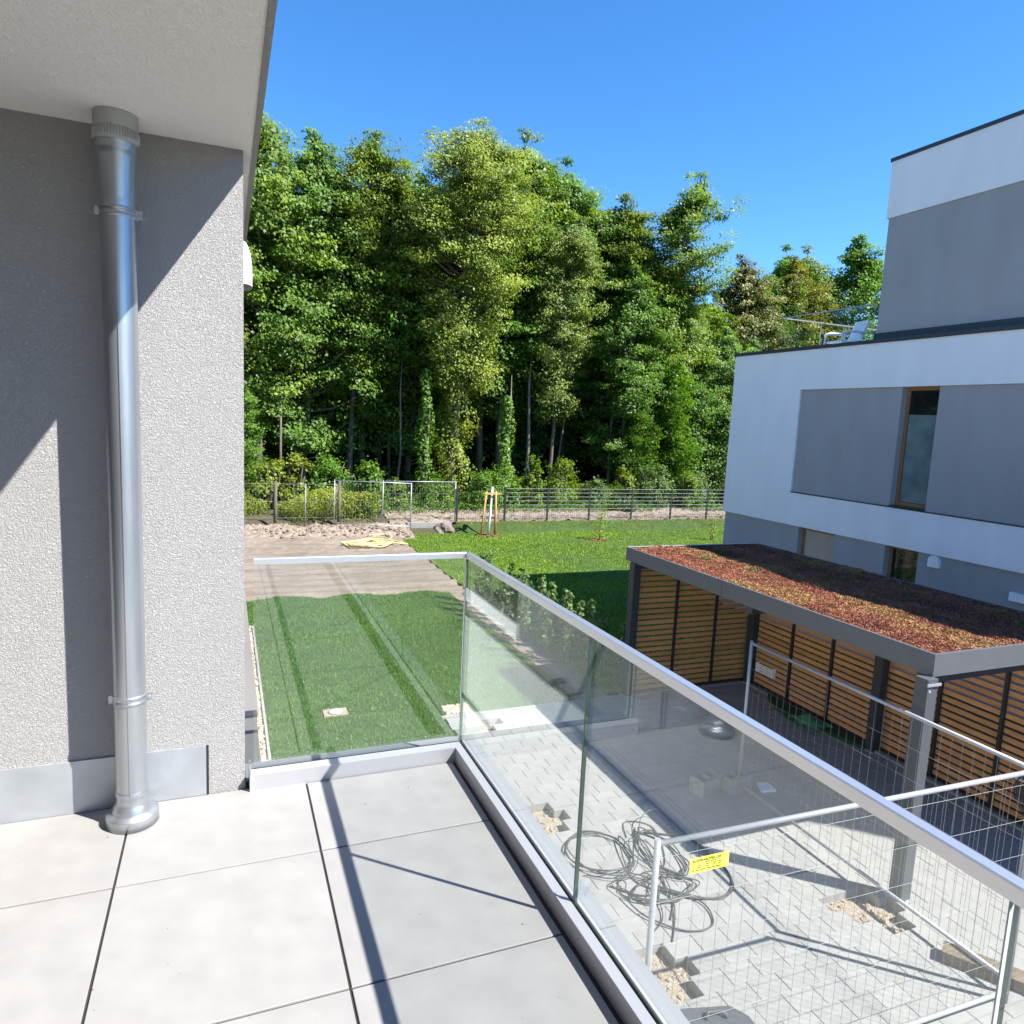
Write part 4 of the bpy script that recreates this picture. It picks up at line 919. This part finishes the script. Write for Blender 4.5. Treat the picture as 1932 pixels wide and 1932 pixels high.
# ------------------------------------------------------------------ trees
def tree_meshes(seed, H, R, cb_, nclump, lpc, leaf, m, bark, style='round', lean=(0, 0), tr=.16, fill=1.):
    """returns (trunk mesh, crown mesh): tapered trunk with limbs, crown of leaf clumps around limb ends"""
    rng = np.random.default_rng(seed); rr_ = random.Random(seed); mb = MB()
    ns = 9; sp = []
    wob = rng.normal(0, .10, (ns+1, 2)).cumsum(0)
    for i in range(ns+1):
        u = i/ns; sp.append(Vector((lean[0]*u+wob[i, 0]*u, lean[1]*u+wob[i, 1]*u, H*.96*u)))
    mb.tube(sp, [max(.02, tr*(1-u_/ns)**.8+.01) for u_ in range(ns+1)], 9)
    def spine(z):
        u = min(1, max(0, z/(H*.96)))*ns; i = min(ns-1, int(u)); return sp[i]+(sp[i+1]-sp[i])*(u-i)
    cen = []; cr = []
    nl = int(nclump/4)
    for k in range(nl):
        u = (k+rng.uniform(0, 1))/nl; z = cb_+(H-cb_)*u**.85*.96
        v = (z-cb_)/(H-cb_)
        if style == 'round': prof = (math.sin(math.pi*min(1, .12+.88*v)))**.7*(1-.25*v)
        elif style == 'column': prof = .75*(1-v)**.3+.12
        elif style == 'spread': prof = (.35+.75*v)*(1-v**5)**.8
        else: prof = 1-v*.8
        a = rng.uniform(0, 2*math.pi); ln = max(.35, R*prof*rng.uniform(.45, 1.12))*min(1, max(.12, (1.04-v)*5)); s = spine(z*.92)
        e = s+Vector((ln*math.cos(a), ln*math.sin(a), ln*rng.uniform(.15, .75)))
        mid = s+(e-s)*.5+Vector((0, 0, -.08*ln))
        mb.tube([s, mid, e], [max(.012, tr*.32*(1-.7*v)), max(.01, tr*.2*(1-.7*v)), .008], 5, caps=False)
        for c_ in range(4):
            t_ = rng.uniform(.45, 1.08); p = s+(e-s)*t_+Vector(rng.normal(0, .34, 3))*(.5+.22*ln); cen.append(tuple(p)); cr.append(rng.uniform(.34, .70)*(1-.3*v))
    for k in range(11):   # leader
        p = spine(H*.96)+Vector(rng.normal(0, .16+.03*k, 3))+Vector((0, 0, -.17*k)); cen.append(tuple(p)); cr.append(.26+.015*k)
    cen = np.array(cen); cr = np.array(cr)*fill; nc = len(cen); n_ = nc*lpc; k = np.repeat(np.arange(nc), lpc)
    off = rng.normal(size=(n_, 3)); off = unit(off)*(rng.uniform(0, 1, n_)**.42*1.12)[:, None]*np.array([1.3, 1.3, .6]); c_ = cen[k]+off*cr[k][:, None]
    out = c_.copy(); out[:, :2] -= np.array([[lean[0]*.6, lean[1]*.6]]); out[:, 2] = 0
    nr_ = unit(out)*.35+off*.4+rng.normal(size=(n_, 3))*.45+np.array([.55, -.5, .95])
    V, F = leaf_quads(c_, nr_, rng.uniform(.45, 1.4, n_)*leaf, rng, .72, .14, .25)
    ct = rng.normal(.5, .24, nc); cm = np_mesh('crown', V, F, m, tint=np.clip(ct[k]+rng.normal(0, .17, n_), 0, 1))
    tm = bpy.data.meshes.new('trunk'); tm.from_pydata([tuple(v) for v in mb.v], [], mb.f); tm.materials.append(bark); tm.polygons.foreach_set('use_smooth', mb.sm); tm.update()
    return tm, cm, H
def ivy_mesh(H, r, n, leaf, m, seed, lean=(0, 0), Ht=18.):
    rng = np.random.default_rng(seed); z = rng.uniform(0, 1, n)*H; a = rng.uniform(0, 6.28, n)
    rr2 = r*(1+.45*np.sin(z*2.3+a*2))*(1-.5*z/H)*rng.uniform(.6, 1.15, n)
    c_ = np.stack([rr2*np.cos(a)+lean[0]*z/Ht, rr2*np.sin(a)+lean[1]*z/Ht, z], 1); nr_ = np.stack([np.cos(a), np.sin(a), np.full(n, .5)], 1)+rng.normal(size=(n, 3))*.35
    V, F = leaf_quads(c_, nr_, rng.uniform(.7, 1.3, n)*leaf, rng); return np_mesh('ivy', V, F, m, tint=np.clip(rng.normal(.55, .25, n), 0, 1))
VAR = {
 'maple1': tree_meshes(101, 17, 3.7, 3.6, 620, 84, .145, M['leaf_a'], M['bark'], 'round'),
 'maple2': tree_meshes(102, 17, 3.6, 4.0, 580, 84, .14, M['leaf_b'], M['bark'], 'round', (-.5, 0), tr=.13),
 'maple3': tree_meshes(103, 17, 3.6, 1.6, 580, 84, .155, M['leaf_b'], M['bark'], 'round', (.8, 0)),
 'ash':    tree_meshes(104, 17, 3.1, 5.0, 520, 84, .125, M['leaf_elm2'], M['bark'], 'spread', (.5, 0), .13),
 'slim':   tree_meshes(105, 17, 3.1, 3.6, 500, 80, .135, M['leaf_elm2'], M['bark'], 'spread', (-.4, 0), .10),
 'elm':    tree_meshes(106, 18, 4.2, 5.6, 860, 100, .11, M['leaf_elm'], M['bark'], 'spread', (.6, -.4), .22),
 'oak':    tree_meshes(107, 17, 3.0, 4.0, 480, 80, .135, M['leaf_a'], M['bark'], 'spread', (2.2, 0), .2),
 'bronze': tree_meshes(108, 16, 3.8, 2.0, 540, 80, .15, M['leaf_red'], M['bark'], 'round'),
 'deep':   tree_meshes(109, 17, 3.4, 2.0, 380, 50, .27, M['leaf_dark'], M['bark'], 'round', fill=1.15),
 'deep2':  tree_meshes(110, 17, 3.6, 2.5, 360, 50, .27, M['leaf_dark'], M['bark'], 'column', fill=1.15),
 'young':  tree_meshes(111, 7, 1.7, .6, 120, 90, .13, M['leaf_b'], M['bark_pale'], 'round', tr=.05),
}
def tree(kind, x, y, h, label, group, rz=0., sx=1.):
    tm, cm, H0 = VAR[kind]; zg = .42+.012*(y-27)-.05; k = h/H0
    t = thing('tree', label, 'tree', (x, y, zg), group); t.rotation_euler = (0, 0, rz); t.scale = (k*sx, k*sx, k)
    link('trunk', tm, t); link('crown', cm, t); return t
EDGE = 'trees along the edge of the wood'
front = [
 ('maple1', 1.4, 33.4, 17.6, 'leafy green tree half hidden by the white house corner', 1.0),
 ('maple3', 3.3, 34.4, 17.0, 'broad leafy tree second in from the white house corner', 1.0),
 ('ash', 5.5, 34.2, 17.8, 'tall tree with ragged twiggy crown left of the notch in the treeline', 1.0),
 ('slim', 7.7, 35.4, 16.2, 'slim tree under the notch in the treeline', 1.0),
 ('elm', 10.0, 32.6, 18.0, 'tall yellow-green tree with ivied trunk at the centre of the wood', 1.0),
 ('maple2', 12.4, 34.8, 18.3, 'upright tree just right of the tall yellow-green tree', 1.1),
 ('maple1', 14.9, 36.4, 19.6, 'highest round-topped tree right of the yellow-green tree', 1.0),
 ('ash', 15.3, 32.5, 14.6, 'tree with long bare pale trunk behind the middle of the rod fence', .9),
 ('maple2', 17.6, 35.6, 18.4, 'green tree on the downward slope of the treeline', 1.0),
 ('maple3', 19.0, 32.2, 12.6, 'large-leaved bushy tree low in front of the right part of the wood', 1.05),
 ('slim', 20.2, 34.8, 16.9, 'slim tree in the dip of the treeline left of the leaning tree', 1.1),
 ('oak', 21.4, 33.0, 18.2, 'leaning tree whose top branches reach right into the sky', .95),
 ('maple1', 23.4, 34.2, 13.2, 'rounded green tree below the leaning tree', 1.0),
 ('maple3', 26.0, 33.4, 10.2, 'low green tree left of the neighbour house wall', 1.0),
 ('bronze', 30.4, 37.6, 15.6, 'bronze-brown tree just left of the neighbour roof terrace', 1.05),
 ('bronze', 38.0, 40.6, 17.0, 'bronze-tinged tree directly behind the roof terrace chair', 1.1),
 ('maple3', 44.0, 42.0, 19.8, 'green tree rising against the grey penthouse wall', 1.15),
 ('maple1', 41.5, 43.5, 18.6, 'dark green tree between the bronze tree and the penthouse', 1.1),
 ('deep2', 34.2, 39.4, 14.4, 'dark green tree in the dip between the two bronze trees', 1.0),
 ('maple1', 27.6, 36.4, 12.4, 'green tree in the low gap right of the leaning tree', 1.0),
 ('maple1', -2.0, 34.0, 16.0, 'green tree hidden behind the white house wall', 1.0),
]
random.seed(11)
for kd, x, y, h, lb, sx in front:
    t = tree(kd, x, y, h, lb, EDGE, 0. if kd in ('oak', 'elm') else random.uniform(-.6, .6), sx)
    if kd == 'elm':
        link('ivy', ivy_mesh(9.5, 1.0, 6500, .13, M['leaf_elm'], 77, (.6, -.4)), t)
for x, y, h, lb in ((12.35, 31.2, 5.2, 'ivy-clad thin trunk right of the staked white trunk'), (8.5, 31.6, 6.2, 'ivy-clad thin trunk left of the tall yellow-green tree'), (20.2, 31.3, 6.5, 'ivy-clad thin trunk near the right end of the rod fence')):
    t = thing('ivy_trunk', lb, 'tree', (x, y, .4), 'ivy covered trunks')
    MB().tube([(x, y, .3), (x+.1, y, 3), (x+.2, y+.1, 5), (x+.3, y+.4, 6.6)], [.10, .08, .05, .015], 8).build('trunk', M['bark_pale'], t)
    link('ivy', ivy_mesh(h, .42, 1300, .15, M['leaf_b'], int(x*10)), t)
# bare trunks just inside the edge
for i, (x, y, h, r) in enumerate(((14.0, 32.6, 8, .12), (16.3, 33.3, 6, .08), (13.1, 33.8, 10, .15), (18.5, 32.0, 6, .10), (19.9, 32.4, 5, .08), (7.4, 32.6, 7, .07), (2.1, 32.3, 6, .08))):
    t = thing('bare_trunk', 'thin bare pale trunk just inside the shaded wood edge', 'tree', (x, y, .4), 'bare trunks inside the wood edge')
    MB().tube([(x, y, .3), (x+random.uniform(-.15, .3), y, h*.4), (x+random.uniform(0, .3), y+.1, h*.8), (x+.3, y+.5, h)], [r, r*.7, r*.5, r*.15], 8).build('trunk', M['bark_pale'], t)
# understorey
YL = [('young tree at the wood edge beside the white house corner', .6, 31.4, 5.0), ('young tree in front of the large-leaved bushy tree', 19.4, 31.0, 5.2), ('tall young tree under the leaning tree', 21.6, 31.6, 7.5),
 ('tall young tree right of the leaning tree', 23.4, 31.6, 7.0), ('young tree near the neighbour house corner', 25.4, 31.2, 5.5), ('young tree half hidden by the neighbour house', 28, 32, 6.5)]
for lb, x, y, h in YL: tree('young', x, y, h, lb, 'young trees in the understorey', random.uniform(0, 6.28))
sec = [(2.4, 36.0, 15.2), (4.8, 36.4, 15.6), (7.0, 37.4, 15.4), (9.0, 37.0, 17.2), (11.6, 37.2, 17.6), (13.6, 38.6, 19.4), (16.6, 38.4, 19.0), (19.4, 37.6, 17.6), (22.0, 37.6, 16.4), (24.2, 36.6, 13.0), (27.0, 36.5, 11.8), (29.0, 34.5, 9.8), (.2, 36, 15.4), (32.4, 38.2, 14.6), (36.4, 41.5, 16.2), (6.4, 35.8, 15.8), (8.7, 35.9, 16.4), (11.2, 35.6, 16.4), (13.6, 35.4, 17.2), (16.2, 36.0, 17.6), (18.6, 36.2, 16.6), (21.0, 36.0, 16.0), (23.0, 36.4, 14.6), (40, 43.5, 18.2)]
for i, (x, y, h) in enumerate(sec):
    tree(['maple1', 'maple3', 'slim', 'maple2', 'ash'][i % 5], x, y, h, 'green tree filling a gap just behind the wood edge', 'trees just behind the wood edge', random.uniform(-.7, .7))
# deeper wood, one tree after another
prof_x = [-6, 0, 5, 9, 14, 18, 22, 26, 30, 40, 60]; prof_h = [15, 15.5, 16, 16.5, 17.5, 17, 15.5, 12.5, 12, 14, 15]
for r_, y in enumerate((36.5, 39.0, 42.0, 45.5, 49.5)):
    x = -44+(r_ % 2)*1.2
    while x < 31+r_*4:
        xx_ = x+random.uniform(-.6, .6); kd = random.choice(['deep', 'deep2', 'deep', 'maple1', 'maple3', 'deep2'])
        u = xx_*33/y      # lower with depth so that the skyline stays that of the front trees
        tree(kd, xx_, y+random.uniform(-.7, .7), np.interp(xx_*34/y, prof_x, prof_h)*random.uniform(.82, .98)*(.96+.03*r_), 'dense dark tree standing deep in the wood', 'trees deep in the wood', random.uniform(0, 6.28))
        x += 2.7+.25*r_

# far wood behind: one leafy mass
n = 60000; c_ = np.stack([RNG.uniform(-25, 70, n), RNG.uniform(51, 60, n), .6+14*RNG.uniform(0, 1, n)**.9], 1)
c_[:, 2] *= .85+.15*noise2(c_[:, :2], .4, 71)
V, F = leaf_quads(c_, RNG.normal(size=(n, 3))+np.array([0, -.4, .6]), RNG.uniform(.4, .9, n), RNG)
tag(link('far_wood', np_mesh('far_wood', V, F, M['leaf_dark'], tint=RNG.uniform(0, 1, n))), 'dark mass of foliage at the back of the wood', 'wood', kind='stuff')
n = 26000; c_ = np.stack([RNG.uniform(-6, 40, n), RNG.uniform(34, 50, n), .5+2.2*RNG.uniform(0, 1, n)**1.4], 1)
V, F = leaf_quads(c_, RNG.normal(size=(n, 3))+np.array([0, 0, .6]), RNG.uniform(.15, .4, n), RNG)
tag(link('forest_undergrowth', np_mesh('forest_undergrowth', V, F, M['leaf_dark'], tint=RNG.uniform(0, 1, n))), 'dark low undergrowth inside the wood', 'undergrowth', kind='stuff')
